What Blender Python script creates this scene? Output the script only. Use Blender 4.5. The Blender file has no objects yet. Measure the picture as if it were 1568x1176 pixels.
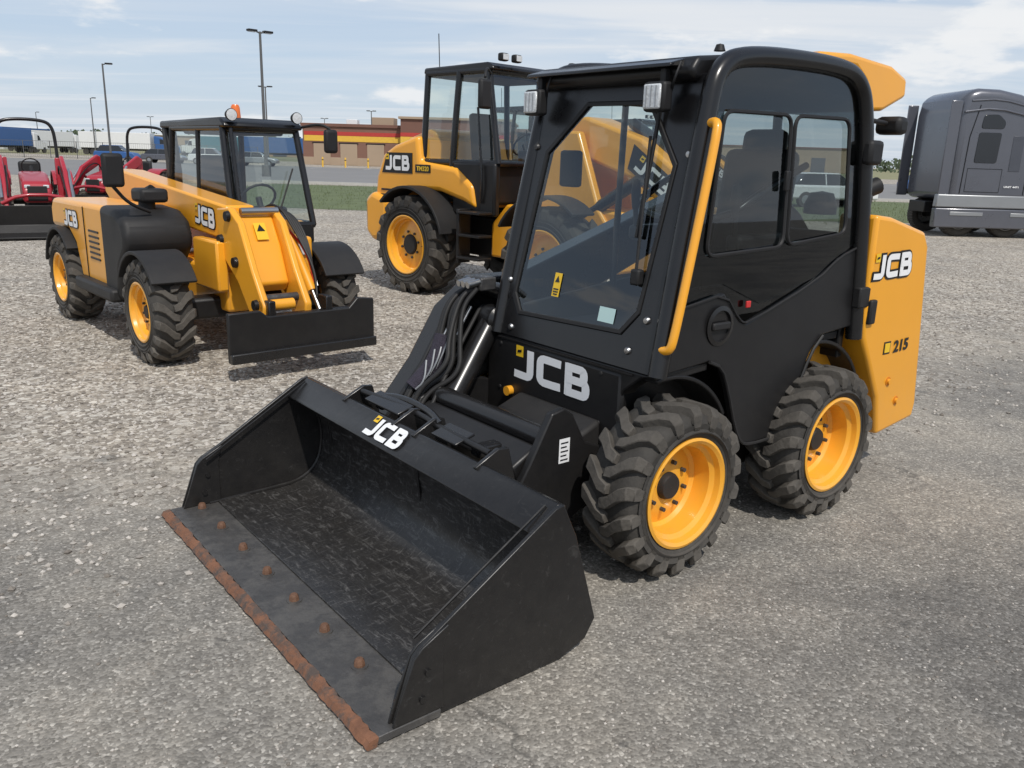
import bpy, bmesh, math, random
from mathutils import Vector, Matrix, Euler
random.seed(7)
D = bpy.data
scene = bpy.context.scene
rad = math.radians

# ------------------------------------------------------------------ materials
def nt(m):
    m.use_nodes = True
    return m.node_tree.nodes, m.node_tree.links

def pbr(name, col, rough=.5, metal=0., coat=0., var=.15, vscale=3., bump=0., bscale=80., dust=0., dustz=1.0,
        dustcol=(.30, .27, .23), scratch=0., spec=.5, patch=None, sth=0., scol=(.15, .145, .14)):
    m = D.materials.new(name); N, L = nt(m)
    b = N['Principled BSDF']
    tc = N.new('ShaderNodeTexCoord')
    n = N.new('ShaderNodeTexNoise'); n.inputs['Scale'].default_value = vscale; n.inputs['Detail'].default_value = 6
    L.new(tc.outputs['Object'], n.inputs['Vector'])
    mx = N.new('ShaderNodeMix'); mx.data_type = 'RGBA'
    mx.inputs[6].default_value = (*[c * (1 - var) for c in col], 1)
    mx.inputs[7].default_value = (*[min(1, c * (1 + var)) for c in col], 1)
    L.new(n.outputs['Fac'], mx.inputs[0])
    out = mx.outputs[2]
    rr = N.new('ShaderNodeMapRange'); rr.inputs[3].default_value = max(0.02, rough - .08); rr.inputs[4].default_value = min(1, rough + .12)
    L.new(n.outputs['Fac'], rr.inputs[0]); rout = rr.outputs[0]
    if patch:
        np_ = N.new('ShaderNodeTexNoise'); np_.inputs['Scale'].default_value = patch[1]; np_.inputs['Detail'].default_value = 8; np_.inputs['Roughness'].default_value = .7
        L.new(tc.outputs['Object'], np_.inputs['Vector'])
        pr_ = N.new('ShaderNodeMapRange'); pr_.inputs[1].default_value = .46; pr_.inputs[2].default_value = .58; L.new(np_.outputs['Fac'], pr_.inputs[0])
        pm = N.new('ShaderNodeMix'); pm.data_type = 'RGBA'; pm.inputs[7].default_value = (*patch[0], 1)
        L.new(pr_.outputs[0], pm.inputs[0]); L.new(out, pm.inputs[6]); out = pm.outputs[2]
    if scratch > 0:
        for rot, sc, th in ((.6, (9, 2.2, 9), .58), (-.9, (3, 14, 5), .60), (.15, (22, 2.5, 9), .62)):
            th -= sth
            mp = N.new('ShaderNodeMapping'); mp.inputs['Scale'].default_value = sc; mp.inputs['Rotation'].default_value = (0, 0, rot)
            L.new(tc.outputs['Object'], mp.inputs[0])
            n3 = N.new('ShaderNodeTexNoise'); n3.inputs['Scale'].default_value = 5; n3.inputs['Detail'].default_value = 10; n3.inputs['Roughness'].default_value = .75
            n3.inputs['Distortion'].default_value = .8
            L.new(mp.outputs[0], n3.inputs['Vector'])
            cr = N.new('ShaderNodeMapRange'); cr.inputs[1].default_value = th; cr.inputs[2].default_value = th + .14; cr.inputs[4].default_value = scratch
            L.new(n3.outputs['Fac'], cr.inputs[0])
            m3 = N.new('ShaderNodeMix'); m3.data_type = 'RGBA'; m3.inputs[7].default_value = (*scol, 1)
            L.new(cr.outputs[0], m3.inputs[0]); L.new(out, m3.inputs[6]); out = m3.outputs[2]
    if dust > 0:
        sp = N.new('ShaderNodeSeparateXYZ'); L.new(tc.outputs['Object'], sp.inputs[0])
        mr = N.new('ShaderNodeMapRange'); mr.inputs[1].default_value = 0; mr.inputs[2].default_value = dustz
        mr.inputs[3].default_value = 1; mr.inputs[4].default_value = .12
        L.new(sp.outputs['Z'], mr.inputs[0])
        n2 = N.new('ShaderNodeTexNoise'); n2.inputs['Scale'].default_value = 14; n2.inputs['Detail'].default_value = 8; n2.inputs['Roughness'].default_value = .7
        L.new(tc.outputs['Object'], n2.inputs['Vector'])
        m1 = N.new('ShaderNodeMath'); m1.operation = 'MULTIPLY'; L.new(mr.outputs[0], m1.inputs[0]); L.new(n2.outputs['Fac'], m1.inputs[1])
        m2 = N.new('ShaderNodeMath'); m2.operation = 'MULTIPLY'; m2.inputs[1].default_value = dust; L.new(m1.outputs[0], m2.inputs[0])
        md = N.new('ShaderNodeMix'); md.data_type = 'RGBA'; md.inputs[7].default_value = (*dustcol, 1)
        L.new(m2.outputs[0], md.inputs[0]); L.new(out, md.inputs[6]); out = md.outputs[2]
    L.new(out, b.inputs['Base Color']); L.new(rout, b.inputs['Roughness'])
    b.inputs['Metallic'].default_value = metal
    b.inputs['Specular IOR Level'].default_value = spec
    if coat: b.inputs['Coat Weight'].default_value = coat; b.inputs['Coat Roughness'].default_value = .12
    if bump:
        nb = N.new('ShaderNodeTexNoise'); nb.inputs['Scale'].default_value = bscale; nb.inputs['Detail'].default_value = 4
        L.new(tc.outputs['Object'], nb.inputs['Vector'])
        bp = N.new('ShaderNodeBump'); bp.inputs['Strength'].default_value = bump; bp.inputs['Distance'].default_value = .01
        L.new(nb.outputs['Fac'], bp.inputs['Height']); L.new(bp.outputs[0], b.inputs['Normal'])
    return m

def glassmat(name, tint, f0=.05):
    m = D.materials.new(name); N, L = nt(m)
    N.remove(N['Principled BSDF'])
    o = N['Material Output']
    t = N.new('ShaderNodeBsdfTransparent'); t.inputs[0].default_value = (*tint, 1)
    g = N.new('ShaderNodeBsdfGlossy'); g.inputs['Roughness'].default_value = .015; g.inputs['Color'].default_value = (.95, .97, 1, 1)
    lw = N.new('ShaderNodeLayerWeight'); lw.inputs[0].default_value = .5
    p = N.new('ShaderNodeMath'); p.operation = 'POWER'; p.inputs[1].default_value = 4.5; L.new(lw.outputs['Facing'], p.inputs[0])
    f = N.new('ShaderNodeMath'); f.operation = 'MULTIPLY_ADD'; f.inputs[1].default_value = .9; f.inputs[2].default_value = f0; L.new(p.outputs[0], f.inputs[0])
    mx = N.new('ShaderNodeMixShader')
    L.new(f.outputs[0], mx.inputs[0]); L.new(t.outputs[0], mx.inputs[1]); L.new(g.outputs[0], mx.inputs[2])
    L.new(mx.outputs[0], o.inputs[0])
    return m

YEL = pbr('yellow_paint', (.85, .37, .016), .32, coat=.4, var=.05, dust=.22, dustz=1.0, bump=.03, bscale=6)
YELR = pbr('yellow_rim_paint', (.90, .41, .015), .3, coat=.4, var=.06, dust=.25, dustz=1.6)
BLK = pbr('black_gloss_paint', (.007, .007, .008), .24, var=.3, dust=.06, dustz=1.6, spec=.5)
BLKM = pbr('black_satin_paint', (.0075, .0075, .0085), .38, var=.3, dust=.07, dustz=1.6, bump=.05, bscale=200, spec=.36)
BLKP = pbr('black_plastic', (.012, .012, .013), .55, var=.25, dust=.10, dustz=1.6, bump=.08, bscale=300, spec=.35)
BUCK = pbr('bucket_black_paint', (.007, .007, .008), .30, var=.4, dust=.09, dustz=.9, scratch=.22, bump=.15, bscale=18, spec=.45)
BUCKF = pbr('bucket_floor_worn', (.008, .008, .009), .30, var=.4, dust=.12, dustz=.6, scratch=.6, bump=.25, bscale=14, spec=.5, sth=.045, scol=(.17, .165, .16))
RUB = pbr('tyre_rubber', (.022, .021, .020), .75, var=.3, dust=.38, dustz=1.1, bump=.25, bscale=60, spec=.3)
RUBL = pbr('tyre_lug_rubber', (.032, .029, .026), .82, var=.35, dust=.65, dustz=1.2, bump=.35, bscale=50, spec=.3)
CHR = pbr('polished_steel', (.45, .45, .45), .3, metal=1, var=.1)
STL = pbr('worn_steel', (.04, .04, .042), .45, metal=.2, var=.5, vscale=9, dust=.3, dustz=.2, bump=.3, bscale=40, patch=((.07, .068, .066), 7))
RST = pbr('rusted_steel', (.19, .085, .045), .72, var=.5, vscale=16, bump=.4, bscale=60, patch=((.085, .062, .05), 11))
RSTD = pbr('dark_rusted_bolt', (.14, .07, .04), .7, var=.5, vscale=30, bump=.4, bscale=90)
WHT = pbr('white_decal', (.82, .82, .82), .4, var=.03)
YDEC = pbr('yellow_decal', (.8, .5, .02), .4, var=.05)
RDEC = pbr('red_decal', (.55, .03, .03), .4, var=.05)
ORG = pbr('orange_beacon_plastic', (.75, .16, .02), .2, var=.05, coat=.5)
LENS = pbr('lamp_lens', (.62, .64, .65), .18, var=.35, vscale=60, metal=.1, bump=.4, bscale=120)
REDP = pbr('red_paint', (.36, .012, .025), .35, coat=.4, var=.08, dust=.15, dustz=1.)
GREY = pbr('grey_metallic_paint', (.10, .105, .125), .28, metal=.3, coat=.6, var=.06, dust=.1)
SILV = pbr('silver_fairing', (.30, .31, .32), .35, metal=.5, var=.06, dust=.2)
GALV = pbr('galvanised_pole', (.10, .10, .10), .6, var=.1)
GL = glassmat('clear_cab_glass', (.84, .89, .87), .08)
GLS = glassmat('clear_windscreen_glass', (.74, .80, .78), .08)
GLT = glassmat('tinted_cab_glass', (.48, .53, .54), .07)
GLD = glassmat('dark_frit_glass', (.30, .33, .34), .06)
DGL = pbr('dark_window_glass', (.012, .014, .018), .06, var=.1, coat=.3)
BLUP = pbr('blue_paint', (.03, .10, .28), .4, var=.08)
WHP = pbr('white_vehicle_paint', (.72, .72, .72), .35, var=.04)

# ------------------------------------------------------------------ mesh helpers
def empty(name, loc=(0, 0, 0), rz=0., s=1.):
    e = D.objects.new(name, None); scene.collection.objects.link(e)
    e.location = loc; e.rotation_euler = (0, 0, rz); e.scale = (s, s, s)
    e.empty_display_size = .2
    return e

def mk(name, parent, verts, faces, mat, bevel=0., smooth=True, seg=2, ang=35):
    me = D.meshes.new(name); me.from_pydata([tuple(v) for v in verts], [], faces)
    bm = bmesh.new(); bm.from_mesh(me); bmesh.ops.recalc_face_normals(bm, faces=bm.faces); bm.to_mesh(me); bm.free()
    if smooth:
        me.polygons.foreach_set('use_smooth', [True] * len(me.polygons))
        me.set_sharp_from_angle(angle=rad(ang))
    me.materials.append(mat)
    o = D.objects.new(name, me); scene.collection.objects.link(o)
    if parent: o.parent = parent
    if bevel > 0:
        b = o.modifiers.new('b', 'BEVEL'); b.width = bevel; b.segments = seg; b.limit_method = 'ANGLE'; b.angle_limit = rad(30)
        b.harden_normals = False
    return o

def prism(name, parent, pts, a, b, mat, plane='XZ', bevel=.006, f=None, seg=2):
    V = []
    for h in (a, b):
        for p in pts:
            v = (p[0], h, p[1]) if plane == 'XZ' else ((h, p[0], p[1]) if plane == 'YZ' else (p[0], p[1], h))
            if f: v = f(v)
            V.append(v)
    n = len(pts)
    F = [list(range(n)), list(range(2 * n - 1, n - 1, -1))] + [[i, (i + 1) % n, n + (i + 1) % n, n + i] for i in range(n)]
    return mk(name, parent, V, F, mat, bevel, seg=seg)

def box(name, parent, c, s, mat, bevel=.008, rot=None, seg=2):
    V = []
    M = Euler(rot).to_matrix() if rot else Matrix.Identity(3)
    for z in (-.5, .5):
        for x, y in ((-.5, -.5), (.5, -.5), (.5, .5), (-.5, .5)):
            V.append(Vector(c) + M @ Vector((x * s[0], y * s[1], z * s[2])))
    return mk(name, parent, V, [[0, 1, 2, 3], [4, 5, 6, 7], [0, 1, 5, 4], [1, 2, 6, 5], [2, 3, 7, 6], [3, 0, 4, 7]], mat, bevel, seg=seg)

def ring(name, parent, outer, inner, f1, f2, mat, bevel=.004):
    n = len(outer); V = [f1(p) for p in outer] + [f1(p) for p in inner] + [f2(p) for p in outer] + [f2(p) for p in inner]
    F = []
    for i in range(n):
        j = (i + 1) % n
        F += [[i, j, n + j, n + i], [2 * n + i, 2 * n + j, 3 * n + j, 3 * n + i], [i, j, 2 * n + j, 2 * n + i], [n + i, n + j, 3 * n + j, 3 * n + i]]
    return mk(name, parent, V, F, mat, bevel)

def sheet(name, parent, pts, mat):
    return mk(name, parent, pts, [list(range(len(pts)))], mat, 0, smooth=False)

def rpoly(P, r, n=5):
    out = []
    P = [Vector(p) for p in P]
    for i, p in enumerate(P):
        a, b = P[i - 1], P[(i + 1) % len(P)]
        da = (a - p); db = (b - p)
        ra = min(r, da.length * .45); rb = min(r, db.length * .45)
        s, e = p + da.normalized() * ra, p + db.normalized() * rb
        for k in range(n + 1):
            t = k / n
            out.append(tuple((1 - t) ** 2 * s + 2 * t * (1 - t) * p + t * t * e))
    return out

def chaikin(P, it, closed=False):
    P = [Vector(p) for p in P]
    for _ in range(it):
        Q = [] if closed else [P[0]]
        m = len(P) if closed else len(P) - 1
        for i in range(m):
            a, b = P[i], P[(i + 1) % len(P)]
            Q += [a * .75 + b * .25, a * .25 + b * .75]
        if not closed: Q.append(P[-1])
        P = Q
    return P

def tube(name, parent, pts, r, mat, seg=12, it=2, flat=1.):
    P = chaikin(pts, it)
    V, F = [], []
    t0 = (P[1] - P[0]).normalized()
    up = Vector((0, 0, 1)) if abs(t0.z) < .9 else Vector((0, 1, 0))
    nrm = (up - t0 * up.dot(t0)).normalized()
    for i, p in enumerate(P):
        t = (P[min(i + 1, len(P) - 1)] - P[max(i - 1, 0)]).normalized()
        nrm = (nrm - t * nrm.dot(t)).normalized(); bn = t.cross(nrm)
        for k in range(seg):
            a = 2 * math.pi * k / seg
            V.append(p + nrm * (math.cos(a) * r) + bn * (math.sin(a) * r * flat))
    for i in range(len(P) - 1):
        for k in range(seg):
            F.append([i * seg + k, i * seg + (k + 1) % seg, (i + 1) * seg + (k + 1) % seg, (i + 1) * seg + k])
    F += [list(range(seg)), [(len(P) - 1) * seg + k for k in range(seg)]]
    return mk(name, parent, V, F, mat, 0, ang=50)

def lathe(name, parent, prof, c, mat, axis='Y', seg=48, closed=False, ang=32):
    V, F = [], []; n = len(prof)
    for k in range(seg):
        a = 2 * math.pi * k / seg; ca, sa = math.cos(a), math.sin(a)
        for r, h in prof:
            v = {'Y': (r * ca, h, r * sa), 'Z': (r * ca, r * sa, h), 'X': (h, r * ca, r * sa)}[axis]
            V.append((c[0] + v[0], c[1] + v[1], c[2] + v[2]))
    m = n if closed else n - 1
    for k in range(seg):
        k2 = (k + 1) % seg
        for i in range(m):
            j = (i + 1) % n
            F.append([k * n + i, k * n + j, k2 * n + j, k2 * n + i])
    return mk(name, parent, V, F, mat, 0, ang=ang)

def cyl(name, parent, a, b, r, mat, seg=20):
    return tube(name, parent, [a, b], r, mat, seg, 0)

def text(name, parent, s, loc, ax, up, w, h, mat, off=.03, depth=.002):
    cu = D.curves.new(name, 'FONT'); cu.body = s; cu.size = 1; cu.offset = off; cu.extrude = 0; cu.align_x = 'CENTER'; cu.resolution_u = 6
    ob = D.objects.new('tmp', cu); scene.collection.objects.link(ob)
    dg = bpy.context.evaluated_depsgraph_get(); dg.update()
    me = D.meshes.new_from_object(ob.evaluated_get(dg)); D.objects.remove(ob)
    xs = [v.co.x for v in me.vertices]; ys = [v.co.y for v in me.vertices]
    x0, x1, y0, y1 = min(xs), max(xs), min(ys), max(ys)
    ax = Vector(ax).normalized(); up = Vector(up).normalized(); nn = ax.cross(up); loc = Vector(loc)
    for v in me.vertices:
        u = ((v.co.x - x0) / (x1 - x0) - .5) * w; q = ((v.co.y - y0) / (y1 - y0) - .5) * h
        v.co = loc + ax * u + up * q + nn * depth
    me.materials.clear(); me.materials.append(mat); me.name = name
    o = D.objects.new(name, me); scene.collection.objects.link(o); o.parent = parent
    return o

GLY = [([(.60, 1.0), (.60, .55), (.60, .125), (.30, .125), (.0, .14)], 2),
       ([(1.70, .86), (1.32, .875), (.965, .875), (.965, .5), (.965, .125), (1.32, .125), (1.70, .14)], 2),
       ([(1.965, 1.0), (1.965, 0.)], 0),
       ([(1.90, .885), (2.25, .885), (2.47, .885), (2.47, .52), (2.25, .52), (1.90, .52)], 2),
       ([(1.90, .52), (2.3, .52), (2.55, .52), (2.55, .115), (2.3, .115), (1.90, .115)], 2)]
def strokes(name, parent, loc, ax, up, w, h, mat, sw_, grow, depth):
    nn = ax.cross(up); V, F = [], []
    for gi, (pts, it) in enumerate(GLY):
        P = chaikin([Vector(p) for p in pts], it)
        hw = sw_ / 2 + grow
        n = len(P)
        base = len(V)
        for i, p in enumerate(P):
            t = (P[min(i + 1, n - 1)] - P[max(i - 1, 0)]).normalized(); q = Vector((-t.y, t.x))
            if i == 0: p = p - t * grow
            if i == n - 1: p = p + t * grow
            for s_ in (1, -1):
                c = p + q * hw * s_
                V.append(loc + ax * ((c.x / 2.67 - .5) * w) + up * ((c.y - .5) * h) + nn * (depth + gi * .0004))
        for i in range(n - 1):
            F.append([base + 2 * i, base + 2 * i + 1, base + 2 * i + 3, base + 2 * i + 2])
    me = D.meshes.new(name); me.from_pydata([tuple(v) for v in V], [], F); me.materials.append(mat)
    o = D.objects.new(name, me); scene.collection.objects.link(o); o.parent = parent
    return o

def logo(parent, loc, ax, up, w, h, outline=False):
    ax = Vector(ax).normalized(); up = Vector(up).normalized(); nn = ax.cross(up); loc = Vector(loc)
    if outline:
        strokes('logo_outline', parent, loc, ax, up, w, h, BLK, .25, .085, .002)
    strokes('logo_letters', parent, loc, ax, up, w, h, WHT, .25, 0, .0052)
    c = loc - ax * (w * .43) + up * (h * .40) + nn * .0045
    s = h * .36
    V = [c + ax * (i * s * .5) + up * (j * s * .5) for i, j in ((-1, -1), (1, -1), (1, 1), (-1, 1))]
    sheet('logo_badge', parent, V, YDEC)
    c2 = c + nn * .002
    sheet('logo_badge_mark', parent, [c2 + ax * (i * s * .28) + up * (j * s * .18) for i, j in ((-1, -1), (1, -.4), (1, 1), (-1, .4))], BLK)

def wheel(nm, parent, cx, yo, cz, R, W, rr, s, rim, lugs=18, depth=.13, hub=.07, lugh=.035, skew=.22, nb=8):
    c = (cx, yo, cz)
    pr = [(rr, -.03), (rr + .012, -.008), (rr + .03, 0), (R * .5 + rr * .5, .010), (R - lugh * 2.4, .004), (R - lugh * 1.3, -.012), (R - lugh, -.05),
          (R - lugh * .8, -W * .5), (R - lugh, -W + .05), (R - lugh * 1.3, -W + .012), (R - lugh * 2.4, -W), (rr + .03, -W), (rr, -W + .03)]
    lathe(nm + '_tyre', parent, [(r, h * s) for r, h in pr], c, RUB, seg=64, closed=False, ang=60)
    lathe(nm + '_bead', parent, [(rr + .035, .004 * s), (rr + .045, .013 * s), (rr + .055, .006 * s)], c, RUB, seg=64)
    lathe(nm + '_sidewall_rib', parent, [(R - lugh * 3.2, .004 * s), (R - lugh * 3.05, .014 * s), (R - lugh * 2.9, .004 * s)], c, RUB, seg=64)
    V, F = [], []
    for side in (0, 1):
        for i in range(lugs):
            th = 2 * math.pi * (i + .5 * side) / lugs
            hw = math.pi / lugs * .50
            st = [(-W * .56, 0, hw * .75, R - lugh * 1.1, R - .004), (-W * .40, skew * .15, hw * .95, R - lugh * 1.1, R), (-W * .2, skew * .75, hw * 1.0, R - lugh * 1.2, R - .001),
                  (-.014, skew, hw * 1.05, R - lugh * 1.6, R - .008), (.010, skew, hw * .95, R - lugh * 2.3, R - lugh * 1.0), (.010, skew, hw * .8, R - lugh * 2.9, R - lugh * 2.2)]
            b0 = len(V)
            jit = random.uniform(-.002, .002)
            for h, dt, w2, rb, rt in st:
                if side: h = -W - h
                hh = h * s
                for r, a in ((rb, th + dt * 1.0 - w2), (rt + jit, th + dt - w2 * .85), (rt + jit, th + dt + w2 * .85), (rb, th + dt + w2)):
                    V.append((c[0] + r * math.cos(a), c[1] + hh, c[2] + r * math.sin(a)))
            for k in range(len(st) - 1):
                o = b0 + 4 * k
                for q in range(4):
                    F.append([o + q, o + (q + 1) % 4, o + 4 + (q + 1) % 4, o + 4 + q])
            F.append([b0, b0 + 1, b0 + 2, b0 + 3]); e = b0 + 4 * (len(st) - 1); F.append([e, e + 1, e + 2, e + 3])
    mk(nm + '_tread_lugs', parent, V, F, RUBL, .004, smooth=True, seg=1, ang=25)
    rp = [(rr - .004, -.035), (rr + .014, -.012), (rr + .016, .002), (rr + .004, .006), (rr - .010, -.004), (rr - .016, -.03), (rr - .034, -.045), (rr - .040, -depth + .015),
          (rr - .055, -depth), (rr * .60, -depth + .012), (rr * .50, -depth + .022), (hub, -depth + .022), (hub, -depth - .02)]
    lathe(nm + '_rim', parent, [(r, h * s) for r, h in rp], c, rim, seg=56)
    lathe(nm + '_hub', parent, [(hub * 1.02, (-depth - .02) * s), (hub * .98, (-depth + .035) * s), (hub * .85, (-depth + .05) * s), (0.0005, (-depth + .05) * s)], c, BLKP, seg=28)
    for i in range(nb):
        a = 2 * math.pi * (i + .3) / nb; r = rr * .46 if rr * .46 > hub * 1.2 else hub * 1.25
        p = Vector((c[0] + r * math.cos(a), c[1] + (-depth + .02) * s, c[2] + r * math.sin(a)))
        cyl(nm + '_bolt_%d' % i, parent, p, p + Vector((0, .022 * s, 0)), rr * .045, STL, 6)
    cyl(nm + '_valve', parent, (c[0] + rr * .72, c[1] - (depth - .01) * s, c[2]), (c[0] + rr * .74, c[1] - (depth - .06) * s, c[2]), .006, STL, 6)
    cyl(nm + '_axle', parent, (cx, yo - W * s * .7, cz), (cx, yo - (W + .25) * s, cz), .07, BLKM)

def bcab(parent, xb0, xb1, xt0, xt1, y0, y1, z0, z1, r=.035, frame=BLK, glass=GL, taper=.04, zseat=None, roofover=.06, rearover=None):
    yb = (y0, y1); yt = (y0 + taper, y1 - taper)
    B = {(i, j): Vector(((xb0, xb1)[i], yb[j], z0)) for i in (0, 1) for j in (0, 1)}
    T = {(i, j): Vector(((xt0, xt1)[i], yt[j], z1)) for i in (0, 1) for j in (0, 1)}
    for k in B:
        tube('cab_pillar_%d%d' % k, parent, [B[k], T[k]], r, frame, 8, 0)
    for nm, Q in (('lower', B), ('upper', T)):
        for a, b in (((0, 0), (0, 1)), ((0, 1), (1, 1)), ((1, 1), (1, 0)), ((1, 0), (0, 0))):
            tube('cab_%s_rail' % nm, parent, [Q[a], Q[b]], r, frame, 8, 0)
    for a, b in (((0, 0), (0, 1)), ((0, 1), (1, 1)), ((1, 1), (1, 0)), ((1, 0), (0, 0))):
        sheet('cab_window', parent, [B[a], B[b], T[b], T[a]], glass)
    o = roofover; ro = rearover or o
    prism('cab_roof', parent, [(xt0 - ro, z1), (xt0 - ro + .02, z1 + .07), (xt1, z1 + .09), (xt1 + o * 1.5, z1 + .04), (xt1 + o * 1.6, z1)], y0 + taper - .03, y1 - taper + .03, frame, bevel=.02)
    zs = zseat or z0
    cx = xb0 * .6 + xb1 * .4; cy = (y0 + y1) / 2
    box('seat_cushion', parent, (cx, cy, zs + .05), (.45, .45, .12), BLKP, .03)
    box('seat_backrest', parent, (cx - .24, cy, zs + .38), (.10, .42, .60), BLKP, .04, rot=(0, -.12, 0))
    box('headliner', parent, ((xt0 + xt1) / 2, cy, z1 - .03), (abs(xt1 - xt0) * .8, (y1 - y0) * .75, .05), BLKP, .02)
    box('dashboard', parent, (xb1 - .16, cy, zs + .08), (.2, .35, .3), BLKP, .03)
    W = []
    c = Vector((xb1 - .32, cy, zs + .30))
    for k in range(17):
        a = 2 * math.pi * k / 16
        W.append(c + Vector((.08 * math.cos(a), .17 * math.sin(a), .14 * math.cos(a) * .9)))
    tube('steering_wheel', parent, W, .013, BLKP, 6, 0)
    cyl('steering_column', parent, c, c + Vector((.12, 0, -.25)), .03, BLKP, 8)

def arcfender(name, parent, cx, cz, R, y0, y1, a0, a1, mat, th=.02, n=14):
    pts = [(cx + R * math.cos(rad(a0 + (a1 - a0) * i / n)), cz + R * math.sin(rad(a0 + (a1 - a0) * i / n))) for i in range(n + 1)]
    pts += [(cx + (R - th) * math.cos(rad(a1 + (a0 - a1) * i / n)), cz + (R - th) * math.sin(rad(a1 + (a0 - a1) * i / n))) for i in range(n + 1)]
    prism(name, parent, pts, y0, y1, mat, bevel=.006)

# ================================================================== SKID STEER
TH = rad(218.7)
sk = empty('skid_steer_loader', (.248, 3.926, 0), TH)
for nm, x, yo, s in (('front_left_wheel', 0, .82, 1), ('rear_left_wheel', -1.125, .82, 1), ('front_right_wheel', 0, -.82, -1), ('rear_right_wheel', -1.125, -.82, -1)):
    wheel(nm, sk, x, yo, .388, .39, .27, .232, s, YELR, lugs=18, depth=.14, hub=.062, lugh=.038)

def Ys(z): return .68 - .07 * (z - .88) / 1.3 if z > .88 else .68
def FX(z): return .09 - .22 * (z - .88) if z > .88 else .09

box('chassis', sk, (-.9, 0, .55), (2.0, .98, .62), BLKM, .02)
box('belly', sk, (-.85, 0, .24), (1.7, .8, .1), BLKM, .02)
low = [(.09, .88), (-.24, .905), (-.33, .87), (-.39, .76), (-.47, .56), (-.53, .475), (-.60, .455), (-.80, .455), (-.86, .50), (-.93, .64), (-1.03, .85), (-1.12, .93), (-1.42, .95)]
upb = [(-1.41, 1.36), (-1.22, 1.31), (-1.04, 1.21), (-.50, 1.05), (-.44, 1.07), (-.33, 1.20), (-.10, 1.165), (.028, 1.15)]
prism('door_panel', sk, low + upb, 0, -.03, BLKM, bevel=.008, f=lambda v: (v[0], Ys(v[2]) + v[1], v[2]), seg=3)
tube('door_lower_trim', sk, [(x, .687, z) for x, z in low[1:12]], .008, BLKP, 6, 1)
tube('door_upper_trim', sk, [(x, Ys(z) + .004, z) for x, z in upb], .006, BLKP, 6, 1)
arch = [(.09, .88), (-.03, 1.42), (-.155, 1.95), (-.20, 2.12), (-.38, 2.19), (-1.02, 2.205), (-1.27, 2.17), (-1.365, 2.0), (-1.41, 1.5), (-1.43, .88)]
gz = chaikin([(x, Ys(z) - .012, z) for x, z in arch], 2)
gpts = [p for p in gz if p.z > 1.0]
sheet('door_glass', sk, [(p.x, p.y, p.z) for p in gpts], GLT)
def archtube(nm, y, r, m, flat=1.):
    return tube(nm, sk, [(x, (Ys(z) if y is None else y), z) for x, z in arch], r, m, 14, 3, flat)
archtube('left_roll_frame', None, .042, BLK)
archtube('right_roll_frame', -.41, .04, BLK)
outer = [(-.06, 1.24), (-.17, 2.08), (-1.30, 2.12), (-1.38, 1.38)]
inner = [(-.19, 1.37), (-.27, 1.965), (-1.22, 1.975), (-1.26, 1.43)]
oo = [outer[0], (-.11, 1.6), outer[1], (-.40, 2.15), (-.8, 2.155), (-1.1, 2.155), outer[2], (-1.35, 1.7), outer[3], (-1.05, 1.23), (-.6, 1.13), (-.32, 1.24)]
ii = [inner[0], (-.22, 1.6), inner[1], (-.40, 1.967), (-.8, 1.97), (-1.1, 1.974), inner[2], (-1.24, 1.7), inner[3], (-1.05, 1.415), (-.6, 1.39), (-.32, 1.375)]
def sp(p, o): return (p[0], Ys(p[1]) + o, p[1])
ring('door_glass_frit', sk, oo, ii, lambda p: sp(p, -.004), lambda p: sp(p, -.009), GLD, 0)
for nm, P in (('front', [(-.185, 1.365), (-.265, 1.96), (-.74, 1.965), (-.735, 1.385)]), ('rear', [(-.765, 1.39), (-.77, 1.965), (-1.22, 1.97), (-1.26, 1.43)])):
    R_ = rpoly(P, .06)
    tube('slider_frame_' + nm, sk, [(x, Ys(z) + .002, z) for x, z in R_ + R_[:1]], .009, BLKP, 6, 0)
box('slider_latch', sk, (-.71, .655, 1.68), (.03, .02, .09), BLKP, .006)
lathe('door_handle_bezel', sk, [(.085, 0), (.09, .012), (.07, .016), (.065, .004), (.0005, .002)], (-.30, .668, 1.06), BLK, seg=28)
box('door_handle', sk, (-.30, .682, 1.06), (.12, .02, .035), BLKP, .008)
box('door_lock_tag', sk, (-.49, .675, 1.14), (.03, .01, .03), RDEC, .003)
box('door_hinge_lower', sk, (-1.43, .69, 1.10), (.10, .05, .11), BLKP, .01)
box('door_hinge_upper', sk, (-1.40, .66, 1.82), (.12, .06, .12), BLKP, .02)
tube('grab_rail', sk, [(-.145, .62, 1.89), (-.125, .70, 1.915), (-.105, .72, 1.86), (.01, .735, 1.35), (.075, .74, 1.06), (.085, .73, 1.0), (.085, .67, 1.0)], .019, YEL, 12, 2)
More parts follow.
